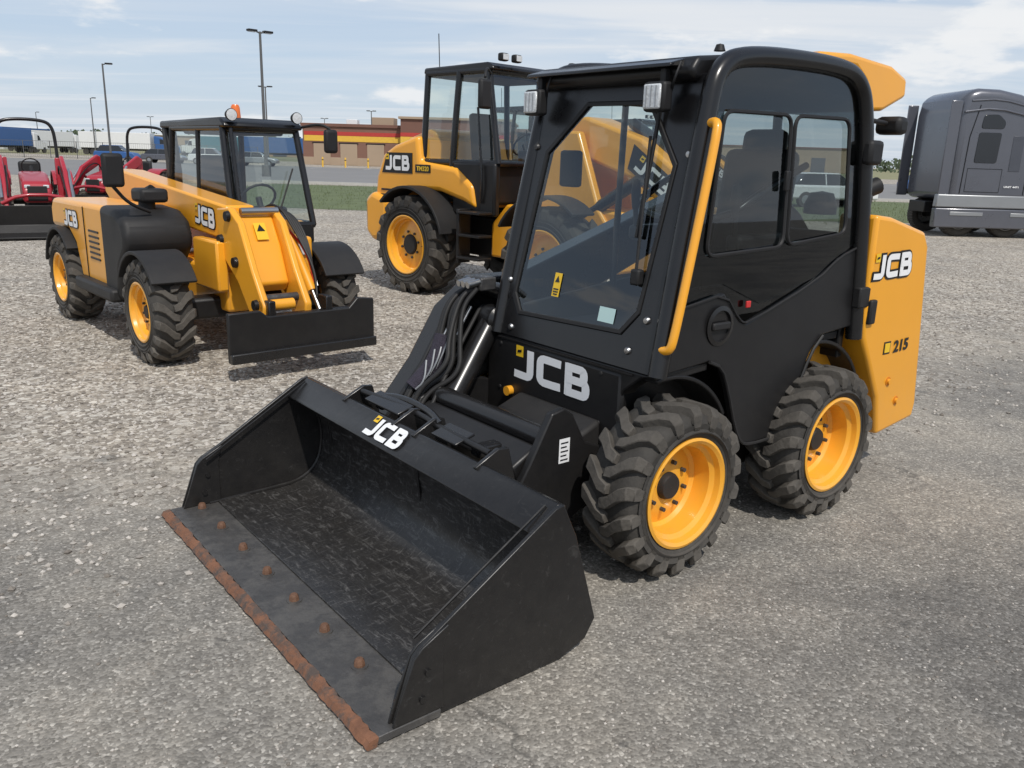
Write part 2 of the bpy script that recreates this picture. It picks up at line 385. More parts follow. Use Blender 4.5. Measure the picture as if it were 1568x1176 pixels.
# front frame
outer = [(-.41, .88), (.66, .88), (.67, 1.05), (.63, 1.80), (.61, 2.10), (-.41, 2.10), (-.41, 1.8), (-.41, 1.05)]
inner = [(-.27, .995), (.44, 1.02), (.52, 1.12), (.545, 1.74), (.33, 2.0), (-.07, 2.005), (-.30, 1.78), (-.335, 1.08)]
ring('front_frame', sk, outer, inner, lambda p: (FX(p[1]) + .012, p[0], p[1]), lambda p: (FX(p[1]) - .04, p[0], p[1]), BLK, .006)
ring('windscreen_seal', sk, inner, [(.10 + (y - .10) * .955, 1.5 + (z - 1.5) * .962) for y, z in inner], lambda p: (FX(p[1]) + .018, p[0], p[1]), lambda p: (FX(p[1]) + .004, p[0], p[1]), BLKP, .003)
sheet('windscreen', sk, [(FX(z) + .008, y, z) for y, z in inner], GLS)
for y, z in ((.60, 1.78), (.50, .96), (-.30, .925), (-.375, 1.80), (.57, 1.10), (-.38, 1.15)):
    lathe('windscreen_clip', sk, [(.0005, .014), (.012, .013), (.017, .006), (.018, 0)], (FX(z) + .012, y, z), STL if z > 1.5 and y < 0 else CHR, axis='X', seg=16)
def fpl(nm, y, z, w, h, m, off=.012):
    sheet(nm, sk, [(FX(z + j * h) + off, y + i * w, z + j * h) for i, j in ((-.5, -.5), (.5, -.5), (.5, .5), (-.5, .5))], m)
PALE = pbr('pale_label', (.45, .62, .60), .4)
fpl('inspection_label', .33, 1.085, .10, .065, PALE)
fpl('warning_label', -.03, 1.17, .05, .11, YDEC)
sheet('warning_label_mark', sk, [(FX(z) + .014, y, z) for y, z in ((-.046, 1.183), (-.014, 1.183), (-.03, 1.213))], BLK)
fpl('warning_label_text', -.03, 1.150, .036, .006, BLK, .014)
fpl('warning_label_text_b', -.03, 1.138, .036, .006, BLK, .014)
fpl('warning_label_text_c', -.03, 1.126, .030, .006, BLK, .014)
cyl('wiper_arm', sk, (FX(1.28) + .035, .47, 1.28), (FX(1.75) + .03, .40, 1.85), .007, BLKP, 6)
box('wiper_blade', sk, (FX(1.68) + .028, .415, 1.70), (.014, .016, .55), BLKP, .003, rot=(.04, -.216, 0))
box('wiper_motor', sk, (FX(1.27) + .03, .475, 1.27), (.04, .05, .07), BLKP, .01)
prism('front_panel', sk, [(-.43, .30), (.44, .30), (.44, .66), (.50, .78), (.60, .86), (.66, .878), (-.41, .878), (-.43, .84)], .0, .095, BLKM, 'YZ', bevel=.012)
tube('front_panel_fold', sk, [(.098, -.40, .862), (.098, .55, .862)], .006, BLK, 6, 0)
logo(sk, (.096, .02, .755), (0, 1, 0), (0, 0, 1), .55, .155)
for y, z in ((-.37, .83), (.36, .83), (.36, .60), (-.37, .60)):
    lathe('panel_screw', sk, [(.0005, .01), (.009, .009), (.012, 0)], (.095, y, z), BLKP, axis='X', seg=10)
prism('left_sill', sk, [(.09, .878), (-.26, .90), (-.26, .86), (.06, .84)], .66, .45, BLKM)
arcfender('fender_liner_front', sk, -.01, .40, .47, .43, .665, 80, 150, BLKM, .02)
arcfender('fender_liner_rear', sk, -1.125, .40, .50, .43, .665, 60, 165, BLKM, .02)
# roof
prism('roof', sk, [(-.125, 2.07), (-.10, 2.11), (-.14, 2.165), (-.5, 2.205), (-1.10, 2.215), (-1.30, 2.15), (-1.34, 2.07), (-.4, 2.08)], -.42, .57, BLKM, bevel=.02, seg=3)
prism('roof_visor', sk, [(-.16, 2.165), (-.05, 2.135), (-.045, 2.12), (-.16, 2.13)], -.41, .50, BLK, bevel=.004)
lathe('roof_knob', sk, [(.0005, .03), (.016, .026), (.025, 0)], (-.35, .50, 2.205), BLKP, axis='Z', seg=14)
for y in (.44, -.345):
    box('work_light', sk, (-.055, y, 2.005), (.06, .115, .12), BLKP, .014)
    box('work_light_lens', sk, (-.020, y, 2.005), (.014, .092, .098), LENS, .010)
    for k in (-1, 0, 1):
        box('work_light_rib', sk, (-.012, y + k * .026, 2.005), (.003, .002, .085), SILV, 0)
    box('work_light_bracket', sk, (-.09, y, 2.085), (.03, .03, .07), BLKP, .004)
    tube('work_light_cable', sk, [(-.08, y + .05, 2.03), (-.05, y + .09, 2.08), (-.09, y + .08, 2.14)], .005, BLKP, 6)
box('cab_rear_wall', sk, (-1.40, .13, 1.02), (.05, 1.0, .5), BLKM, .01)
for y in (-.36, .12, .60):
    cyl('cab_rear_pillar', sk, (-1.40, y, 1.25), (-1.36, y * .97, 2.10), .025, BLK, 8)
sheet('cab_rear_window', sk, [(-1.40, -.36, 1.27), (-1.40, .62, 1.27), (-1.37, .60, 2.08), (-1.37, -.36, 2.08)], GLS)
prism('right_side_panel', sk, [(.09, .88), (-.9, .88), (-1.41, .88), (-1.41, 1.22), (-1.0, 1.12), (.03, 1.0)], -.43, -.40, BLKM)
sheet('right_window', sk, [(.02, -.40, 1.02), (-1.40, -.40, 1.2), (-1.36, -.40, 2.1), (-.18, -.40, 2.1)], GL)
cyl('right_window_post', sk, (-.72, -.41, 1.05), (-.74, -.41, 2.15), .018, BLK, 8)
box('cab_floor', sk, (-.65, .13, .90), (1.4, 1.0, .04), BLKP, .005)
box('headliner', sk, (-.72, .10, 2.05), (1.1, .9, .05), BLKP, .02)
box('seat_cushion', sk, (-.98, .12, 1.18), (.48, .46, .14), BLKP, .04, seg=3)
box('seat_base', sk, (-1.0, .12, 1.02), (.4, .4, .24), BLKM, .02)
box('seat_backrest', sk, (-1.22, .12, 1.52), (.11, .44, .62), BLKP, .05, rot=(0, -.12, 0), seg=3)
box('headrest', sk, (-1.27, .12, 1.86), (.09, .26, .14), BLKP, .04, rot=(0, -.1, 0))
for y in (-.20, .44):
    box('armrest', sk, (-.85, y, 1.38), (.42, .09, .08), BLKP, .02)
    cyl('joystick', sk, (-.66, y, 1.40), (-.64, y, 1.54), .014, BLKP, 8)
    lathe('joystick_grip', sk, [(.0005, .16), (.02, .15), (.026, .09), (.018, .02), (.014, 0)], (-.64, y, 1.50), BLKP, 'Z', 14)
tube('seat_restraint_bar', sk, [(-1.15, -.22, 1.75), (-.8, -.22, 1.62), (-.62, -.18, 1.5), (-.58, .12, 1.46), (-.62, .42, 1.5), (-.8, .46, 1.62), (-1.15, .46, 1.75)], .018, BLK, 10)
box('side_console', sk, (-.25, .50, 1.30), (.10, .12, .22), BLKP, .02)
box('display_unit', sk, (-.28, -.32, 1.70), (.06, .12, .18), BLKP, .015)
# engine housing / tail
tail = [(-1.44, 1.52), (-1.45, 1.0), (-1.47, .88), (-1.56, .74), (-1.70, .52), (-1.76, .29), (-2.16, .33), (-2.175, .42), (-2.03, 1.34), (-1.97, 1.42), (-1.6, 1.505)]
prism('tail_cover_left', sk, tail, .50, .715, YEL, bevel=.022, seg=3)
prism('tail_cover_right', sk, tail, -.50, -.74, YEL, bevel=.022, seg=3)
prism('engine_cover', sk, [(-1.45, 1.42), (-1.45, .3), (-2.08, .34), (-1.98, 1.30)], -.5, .5, BLKM, bevel=.02)
box('inner_yellow_frame', sk, (-1.22, .50, .80), (.62, .06, .34), YEL, .01)
prism('inner_yellow_gusset', sk, [(-1.3, .97), (-1.72, .97), (-1.72, .35), (-1.55, .35)], .44, .52, YEL, bevel=.01)
logo(sk, (-1.66, .716, 1.255), (-1, 0, .02), (0.02, 0, 1), .38, .125, True)
text('model_number', sk, '215', (-1.88, .717, .80), (-1, 0, .02), (0, 0, 1), .16, .07, BLK, .04)
box('model_badge', sk, (-1.73, .716, .80), (.07, .004, .07), BLK, .001)
box('model_badge_fill', sk, (-1.73, .7185, .80), (.052, .004, .052), YDEC, .001)
PLUG = pbr('orange_plug', (.6, .2, .01), .5)
for x, z in ((-1.80, .60), (-1.92, .47)):
    lathe('tail_plug', sk, [(.026, 0), (.026, .004), (.0005, .004)], (x, .714, z), PLUG, seg=20)
    cyl('tail_bolt', sk, (x, .71, z), (x, .73, z), .016, YEL, 10)
box('tail_latch', sk, (-1.50, .72, 1.02), (.06, .03, .13), BLKP, .01)
box('rear_lamp', sk, (-2.09, .60, .95), (.05, .10, .2), RDEC, .01)
prism('boom_tower_cap', sk, [(-.92, 2.225), (-1.0, 2.262), (-1.25, 2.275), (-1.64, 2.25), (-1.80, 2.20), (-1.81, 2.11), (-1.60, 2.03), (-1.46, 2.02), (-1.40, 2.16), (-1.3, 2.215)], .02, .575, YEL, bevel=.025, seg=3)
box('rear_mirror', sk, (-1.66, .60, 1.96), (.10, .14, .09), BLKP, .025)
cyl('rear_mirror_stalk', sk, (-1.40, .60, 1.98), (-1.6, .60, 1.97), .012, BLKP, 8)
tube('exhaust', sk, [(-1.60, .50, 1.40), (-1.60, .50, 1.55), (-1.63, .52, 1.63), (-1.70, .55, 1.66)], .045, BLKP, 14)
lathe('air_filter_cap', sk, [(.0005, .12), (.06, .11), (.085, .05), (.085, 0)], (-1.5, .35, 1.50), BLKP, 'Z', 20)
tube('tail_hose', sk, [(-1.42, .58, 1.45), (-1.50, .62, 1.62), (-1.62, .55, 1.57)], .02, BLKP, 8)
# boom
prism('boom', sk, [(-1.85, 1.62), (-1.8, 1.40), (-.3, .82), (.25, .56), (.56, .20), (.70, .18), (.70, .38), (.42, .72), (.26, .98), (.06, 1.13), (-.2, 1.13), (-1.5, 1.56), (-1.7, 1.64)], -.76, -.62, BLK, bevel=.015)
box('boom_tower', sk, (-1.72, -.64, 1.2), (.35, .2, .9), BLKM, .02)
a = Vector((.06, -.50, .93)); b = Vector((.60, -.33, .33)); m_ = a.lerp(b, .90)
cyl('tilt_cylinder', sk, a, m_, .062, BLK, 24)
cyl('tilt_cylinder_gland', sk, a.lerp(b, .84), a.lerp(b, .92), .070, BLKM, 24)
tube('tilt_cylinder_pipe', sk, [a + Vector((.02, -.05, .06)), a + Vector((.07, -.04, .045)), m_ + Vector((.05, -.02, .055)), m_ + Vector((.04, -.03, .02))], .011, BLKP, 8, 1)
cyl('tilt_rod', sk, m_, b, .03, CHR, 16)
lathe('tilt_pivot', sk, [(.0005, .08), (.05, .08), (.075, .06), (.075, -.06), (.05, -.08), (.0005, -.08)], a, BLK, 'Y', 24)
lathe('tilt_pivot_pin', sk, [(.0005, .11), (.035, .11), (.04, .0)], a, STL, 'Y', 18)
cyl('boom_crossbar', sk, (.02, -.80, 1.07), (.02, -.36, 1.07), .045, BLK, 20)
for i, (dx, dy) in enumerate(((0, 0), (.03, .035), (-.02, .07))):
    s0 = Vector((.20 + dx, -.60 + dy, 1.00)); s1 = Vector((.29 + dx, -.60 + dy, .86))
    cyl('steel_line_%d' % i, sk, s0, s1, .009, CHR, 10)
    cyl('line_fitting_%d' % i, sk, s1, s1 + Vector((.03, 0, -.05)), .018, STL, 6)
for i in range(8):
    o = i * .018; k = random.uniform(-.04, .04)
    tube('hydraulic_hose_%d' % i, sk, [(.12 + o * .5, -.60 + o, 1.10), (.26, -.62 + o, 1.04 + k), (.34 + k, -.60 + o * 1.3, .86), (.38 + k, -.57 + o * 1.6, .72 + k), (.52 + k, -.60 + o, .60), (.60, -.55 + o, .44), (.55, -.45, .36)], .013, BLKP, 8, 3)
HOSE = pbr('braided_hose_sleeve', (.035, .03, .045), .9, bump=.8, bscale=160, var=.5, vscale=60)
tube('hose_sleeve', sk, [(.33, -.56, .86), (.36, -.55, .78), (.40, -.56, .70), (.50, -.58, .60)], .045, HOSE, 14, 2)
for i in range(4):
    tube('sleeve_cord_%d' % i, sk, [(.30 + .05 * i, -.53, .90 - .05 * i), (.36 + .04 * i, -.50, .80 - .05 * i), (.40 + .04 * i, -.52, .70 - .03 * i)], .005, SILV, 6, 2)
box('coupling_block', sk, (.12, -.52, 1.12), (.10, .12, .07), STL, .01)
for i in range(3):
    cyl('coupling_%d' % i, sk, (.12, -.56 + i * .04, 1.14), (.24, -.56 + i * .04, 1.12), .017, CHR, 12)
for y0, y1 in ((.40, .44), (-.52, -.47)):
    prism('hitch_arm', sk, [(.096, .62), (.32, .66), (.52, .58), (.70, .30), (.70, .12), (.50, .10), (.30, .30), (.096, .40)] if y0 < 0 else [(.096, .50), (.25, .56), (.33, .70), (.38, .735), (.45, .72), (.56, .52), (.70, .30), (.70, .12), (.50, .10), (.30, .22), (.096, .32)], y0, y1, BLKM, bevel=.008)
lathe('hitch_arm_pin', sk, [(.0005, .012), (.035, .012), (.04, 0)], (.56, .44, .30), STL, 'Y', 18)
cyl('hitch_crosstube', sk, (.42, -.5, .58), (.42, .40, .58), .055, BLK, 20)
box('hitch_beam', sk, (.50, -.03, .44), (.16, .84, .22), BLKM, .015, rot=(0, .5, 0))
prism('tank_cover', sk, [(.10, .62), (.26, .56), (.34, .40), (.34, .20), (.10, .20)], -.20, .38, BLKP, bevel=.02)
box('hitch_plate', sk, (.74, -.03, .34), (.03, 1.0, .46), BLKM, .01, rot=(0, .25, 0))
for y in (-.42, .36):
    box('hitch_lever', sk, (.73, y, .60), (.12, .06, .05), BLK, .01)
tube('hitch_lever_bar', sk, [(.78, -.50, .62), (.74, -.3, .66), (.74, -.05, .655), (.78, .1, .64)], .018, BLK, 8)
tube('hitch_spring_bar', sk, [(.80, -.55, .635), (.77, -.10, .64), (.79, .12, .63), (.80, .48, .63)], .015, BLKM, 8)
for y in (-.58, -.12, .05, .50):
    prism('hitch_lug', sk, [(.70, .50), (.74, .655), (.79, .66), (.90, .605), (.86, .50)], y, y + .022, BLK, bevel=.004)
box('hitch_tab', sk, (.80, .22, .635), (.10, .18, .012), BLK, .003, rot=(0, .3, 0))
box('hitch_long_tab', sk, (.80, -.30, .640), (.09, .30, .012), BLK, .003, rot=(0, .3, 0))
sheet('serial_label', sk, [(.405, .4425, .49), (.345, .4425, .49), (.345, .4425, .60), (.405, .4425, .60)], WHT)
for i in range(5):
    sheet('serial_label_line_%d' % i, sk, [(.397, .4445, .502 + .019 * i), (.355 + .008 * (i % 2), .4445, .502 + .019 * i), (.355 + .008 * (i % 2), .4445, .508 + .019 * i), (.397, .4445, .508 + .019 * i)], BLK)
cyl('yellow_grease_cap', sk, (.10, -.28, .60), (.13, -.28, .60), .025, YEL, 14)
# bucket
prof = [(1.42, .030), (1.0, .040), (.93, .055), (.87, .09), (.83, .14), (.81, .20), (.80, .30), (.82, .40), (.88, .48), (.93, .52)]
pout = [(1.42, .014), (1.0, .018), (.92, .030), (.855, .07), (.812, .125), (.79, .19), (.78, .30), (.80, .41), (.865, .495), (.92, .535)]
prism('bucket_shell', sk, prof + pout[::-1], -1.02, .97, BUCKF, bevel=.003)
prism('bucket_top_beam', sk, [(.985, .520), (.98, .532), (.872, .612), (.84, .60), (.845, .50), (.90, .50)], -1.02, .97, BUCK, bevel=.006)
side = [(.865, .612), (.90, .605), (1.44, .275), (1.465, .25), (1.535, .04), (1.40, .010), (.85, .010), (.73, .05), (.685, .12), (.80, .48)]
prism('bucket_side_left', sk, side, .97, .988, BUCK, bevel=.003)
prism('bucket_side_right', sk, side, -1.038, -1.02, BUCK, bevel=.003)
for y0, y1 in ((.988, .998), (-1.048, -1.038), (-1.02, -1.01), (.96, .97)):
    prism('bucket_side_cutter', sk, [(1.34, .33), (1.44, .278), (1.468, .25), (1.545, .038), (1.36, .038), (1.36, .25)], y0, y1, BUCK, bevel=.003)
for z, x in ((.10, 1.44), (.19, 1.42)):
    cyl('side_cutter_bolt', sk, (x, 1.005, z), (x, .95, z), .012, BLK, 8)
    cyl('side_cutter_bolt_far', sk, (x, -1.0, z), (x, -1.05, z), .012, BLK, 8)
for y in (.93, -.985):
    tube('bucket_top_edge_bead', sk, [(.90, y, .600), (1.43, y * 1.0, .278)], .005, BUCK, 6, 0)
for y in (.962, -1.012):
    tube('bucket_corner_weld', sk, [(x, y, z + .006) for x, z in prof], .010, BUCK, 6, 1)
prism('cutting_edge', sk, [(1.37, .008), (1.60, .008), (1.60, .036), (1.37, .036)], -1.05, 1.0, STL, bevel=.003)
V, F = [], []
NS = 90
for i in range(NS + 1):
    y = -1.052 + 2.054 * i / NS
    w1 = random.uniform(-.004, .004); w2 = random.uniform(-.003, .003)
    for x, z in ((1.602 + w1 * 1.2, .0372), (1.628 + w2, .031 + w2 * .5), (1.642 + w2, .014), (1.634 + w2, .004), (1.602, .004)):
        V.append((x, y, z))
for i in range(NS):
    for k in range(5):
        F.append([i * 5 + k, i * 5 + (k + 1) % 5, i * 5 + 5 + (k + 1) % 5, i * 5 + 5 + k])
F += [list(range(5)), [NS * 5 + k for k in range(5)]]
mk('cutting_edge_lip', sk, V, F, RST, 0, smooth=False)
prism('wear_plate', sk, [(1.22, .040), (1.38, .036), (1.38, .046), (1.22, .050)], -1.0, .95, BUCKF, bevel=.003)
for i in range(8):
    y = -.97 + i * 1.88 / 7
    lathe('bolt_washer_%d' % i, sk, [(.0005, .004), (.030, .004), (.031, 0)], (1.47, y, .036), STL, 'Z', 16)
    lathe('cutting_edge_bolt_%d' % i, sk, [(.0005, .028), (.013, .027), (.019, .018), (.021, 0)], (1.47, y, .038), RSTD, 'Z', 8)
logo(sk, (.930, -.10, .572), (0, 1, 0), Vector((-.108, 0, .080)), .29, .10)
for y in (-.9, .84, -.03):
    prism('bucket_rib', sk, [(.80, .20), (.72, .22), (.78, .52), (.84, .55)], y - .01, y + .01, BUCK, bevel=.003)

# ================================================================== TELEHANDLER
tlh = empty('telehandler', (-2.387, 7.307, 0), math.atan2(-.742, .67))
T = tlh
for nm, x, yo, s in (('front_right_wheel', 0, -.92, -1), ('rear_right_wheel', -2.36, -.92, -1), ('front_left_wheel', 0, .92, 1), ('rear_left_wheel', -2.36, .92, 1)):
    wheel(nm, T, x, yo, .43, .435, .31, .235, s, YELR, lugs=17, depth=.10, hub=.06, lugh=.04, skew=.26)
box('chassis', T, (-1.2, 0, .58), (2.9, .56, .36), YEL, .03)
box('front_axle', T, (0, 0, .43), (.22, 1.3, .18), BLKM, .03)
box('rear_axle', T, (-2.36, 0, .43), (.22, 1.3, .18), BLKM, .03)
prism('engine_pod_rear', T, [(-2.78, .92), (-2.78, 1.12), (-2.68, 1.21), (-1.02, 1.22), (-1.02, .48), (-1.85, .48), (-1.98, .80), (-2.2, .93)], -.84, -.30, YEL, bevel=.045, seg=4)
prism('engine_hood', T, [(-1.04, 1.235), (-.62, 1.21), (-.44, 1.14), (-.38, 1.0), (-.40, .88), (-.58, .72), (-.66, .42), (-1.04, .42)], -.87, -.28, BLKP, bevel=.06, seg=4)
box('engine_side_step', T, (-1.25, -.86, .46), (1.1, .14, .12), BLKP, .03)
logo(T, (-2.05, -.842, 1.04), (1, 0, 0), (0, 0, 1), .46, .15, True)
tube('pod_seam', T, [(-1.62, -.843, 1.18), (-1.62, -.843, .5)], .006, BLKM, 6, 0)
for i in range(6):
    box('vent_slat_%d' % i, T, (-1.35, -.842, .72 + i * .05), (.3, .012, .02), BLKM, .003)
tube('engine_intake', T, [(-.72, -.55, 1.2), (-.72, -.55, 1.32), (-.66, -.5, 1.36)], .07, BLKP, 14)
box('intake_box', T, (-.72, -.52, 1.33), (.28, .24, .12), BLKP, .03)
arcfender('front_right_fender', T, 0, .43, .50, -.94, -.58, 35, 150, BLKP, .03)
arcfender('front_left_fender', T, 0, .43, .50, .56, .96, 30, 140, BLKP, .03)
arcfender('rear_right_fender', T, -2.36, .43, .51, -.93, -.58, 40, 165, BLKP, .03)
arcfender('rear_left_fender', T, -2.36, .43, .51, .56, .94, 40, 165, BLKP, .03)
prism('boom', T, [(-2.95, 1.42), (-2.8, 1.50), (-2.4, 1.50), (.22, 1.29), (.22, 1.00), (-2.8, 1.16), (-2.95, 1.25)], -.24, .02, YEL, bevel=.02)
prism('boom_inner_section', T, [(.20, 1.25), (.42, 1.235), (.42, 1.01), (.20, 1.03)], -.20, -.02, YEL, bevel=.012)
for y0, y1 in ((-.30, -.24), (.06, .12)):
    prism('boom_nose_plate', T, [(.18, 1.27), (.42, 1.29), (.60, 1.18), (.80, .82), (.98, .56), (.96, .40), (.76, .42), (.52, .70), (.20, .92)], y0, y1, YEL, bevel=.015)
prism('boom_nose', T, [(.30, 1.25), (.46, 1.22), (.60, .99), (.72, .70), (.66, .62), (.40, .90)], -.24, .06, YEL, bevel=.02, seg=3)
prism('nose_black_recess', T, [(.36, .92), (.52, .74), (.70, .48), (.62, .46), (.40, .70)], -.20, .04, BLKM)
for x, z in ((.42, 1.22), (.86, .56), (.26, 1.02), (.52, .86)):
    lathe('nose_pin', T, [(.0005, -.03), (.04, -.03), (.045, 0), (.045, .02)], (x, -.30, z), BLKM, 'Y', 16)
cyl('nose_crosspin', T, (.47, -.22, 1.26), (.47, .10, 1.26), .03, CHR, 12)
cyl('nose_lower_crosspin', T, (.84, -.26, .60), (.84, .08, .60), .035, STL, 12)
box('nose_gusset', T, (.62, -.09, .80), (.03, .30, .06), YEL, .008, rot=(0, .5, 0))
logo(T, (-.20, -.242, 1.175), (1, 0, -.07), (.07, 0, 1), .42, .16, True)
fb = Vector((.545, -.09, 1.10))
nup = Vector((-.14, 0, .23)).normalized()
def npl(nm, c, w, h, m, o):
    nn = Vector((0, 1, 0)).cross(nup)
    sheet(nm, T, [c + Vector((0, i * w, 0)) + nup * (j * h) + nn * o for i, j in ((-.5, -.5), (.5, -.5), (.5, .5), (-.5, .5))], m)
npl('nose_warning_label', fb, .10, .15, YDEC, .010)
sheet('nose_warning_mark', T, [fb + Vector((0, y, 0)) + nup * z + Vector((0, 1, 0)).cross(nup) * .014 for y, z in ((-.035, 0), (.035, 0), (0, .06))], BLK)
cyl('tilt_ram', T, (.35, .22, 1.15), (.80, .22, .62), .045, YEL, 16)
cyl('tilt_ram_rod', T, (.60, .22, .88), (.92, .22, .48), .022, CHR, 12)
for i in range(5):
    tube('boom_hose_%d' % i, T, [(.10, .10 + i * .02, 1.22), (.38, .14 + i * .03, 1.34 - i * .02), (.60, .22 + i * .02, 1.05), (.78, .26, .80 - i * .03), (.88, .22, .58)], .010, BLKP, 6, 3)
tube('steel_pipe', T, [(.16, .16, 1.10), (.42, .20, 1.12), (.62, .30, .92), (.78, .28, .66)], .009, CHR, 6, 2)
tube('red_hose', T, [(.4, .18, 1.15), (.62, .27, .95), (.8, .25, .68)], .01, RDEC, 6)
cyl('lift_ram', T, (-1.0, -.11, .75), (.1, -.11, .98), .055, YEL, 16)
box('front_frame_right', T, (.05, -.32, .80), (.5, .10, .42), YEL, .02)
box('front_frame_left', T, (-.02, .34, .84), (.5, .42, .34), YEL, .03)
box('headlamp', T, (.24, .42, .90), (.03, .14, .10), LENS, .01)
box('cab_base', T, (-1.15, .48, .78), (1.35, .78, .62), YEL, .04)
box('cab_step', T, (-1.1, .88, .50), (.8, .12, .3), BLKM, .02)
bcab(T, -1.90, -.36, -1.80, -.58, .08, .88, 1.06, 1.93, r=.032, frame=BLK, glass=GL, taper=.04, zseat=1.0, rearover=.28)
tube('windscreen_divider', T, [(-.32, .14, 1.08), (-.52, .17, 1.93)], .02, BLK, 8, 0)
box('cab_lower_front', T, (-.40, .49, .98), (.14, .78, .2), BLKM, .03)
cyl('cab_door_post', T, (-1.15, .09, 1.06), (-1.15, .12, 1.93), .025, BLK, 8)
prism('cab_rear_quarter', T, [(-1.90, 1.06), (-1.86, 1.5), (-1.95, 1.93), (-2.06, 1.96), (-2.0, 1.5), (-2.02, 1.06)], .70, .86, BLKM, bevel=.02)
prism('cab_rear_quarter_right', T, [(-1.90, 1.06), (-1.86, 1.5), (-1.95, 1.93), (-2.06, 1.96), (-2.0, 1.5), (-2.02, 1.06)], .10, .22, BLKM, bevel=.02)
cyl('wiper', T, (-.34, .5, 1.12), (-.43, .72, 1.58), .008, BLKP, 6)
lathe('beacon', T, [(.0005, .13), (.03, .125), (.042, .10), (.047, .02), (.047, 0)], (-.82, .36, 2.02), ORG, 'Z', 20)
for y in (.16, .80):
    lathe('cab_work_light', T, [(.0005, -.06), (.04, -.055), (.055, 0), (.052, .01)], (-.46, y, 2.04), BLKP, 'X', 20)
    lathe('cab_work_light_lens', T, [(.0005, .012), (.049, .008)], (-.46, y, 2.04), LENS, 'X', 20)
box('mirror_right', T, (-.35, -.92, 1.55), (.06, .17, .27), BLKP, .04, seg=3)
tube('mirror_right_stalk', T, [(-.50, -.60, 1.2), (-.42, -.80, 1.28), (-.38, -.92, 1.42)], .015, BLKP, 8)
box('mirror_left', T, (-.30, 1.06, 1.84), (.06, .14, .22), BLKP, .03, seg=3)
tube('mirror_left_stalk', T, [(-.55, .84, 1.95), (-.35, .98, 2.0), (-.30, 1.06, 1.95)], .013, BLKP, 8)
prism('carriage_plate', T, [(-.62, .16), (.66, .16), (.66, .56), (.50, .58), (.42, .50), (-.30, .50), (-.36, .55), (-.62, .55)], 1.0, 1.05, BLKM, 'YZ', bevel=.01)
box('carriage_bottom_bar', T, (1.06, .02, .20), (.06, 1.28, .08), BLK, .01)
box('carriage_top_bar', T, (.97, .02, .46), (.06, 1.1, .08), BLK, .01)
for y in (-.25, .25):
    box('carriage_hook', T, (.95, y, .48), (.16, .06, .26), BLK, .01)
cyl('carriage_yellow_pin', T, (.92, -.30, .56), (.92, -.02, .56), .045, YEL, 16)

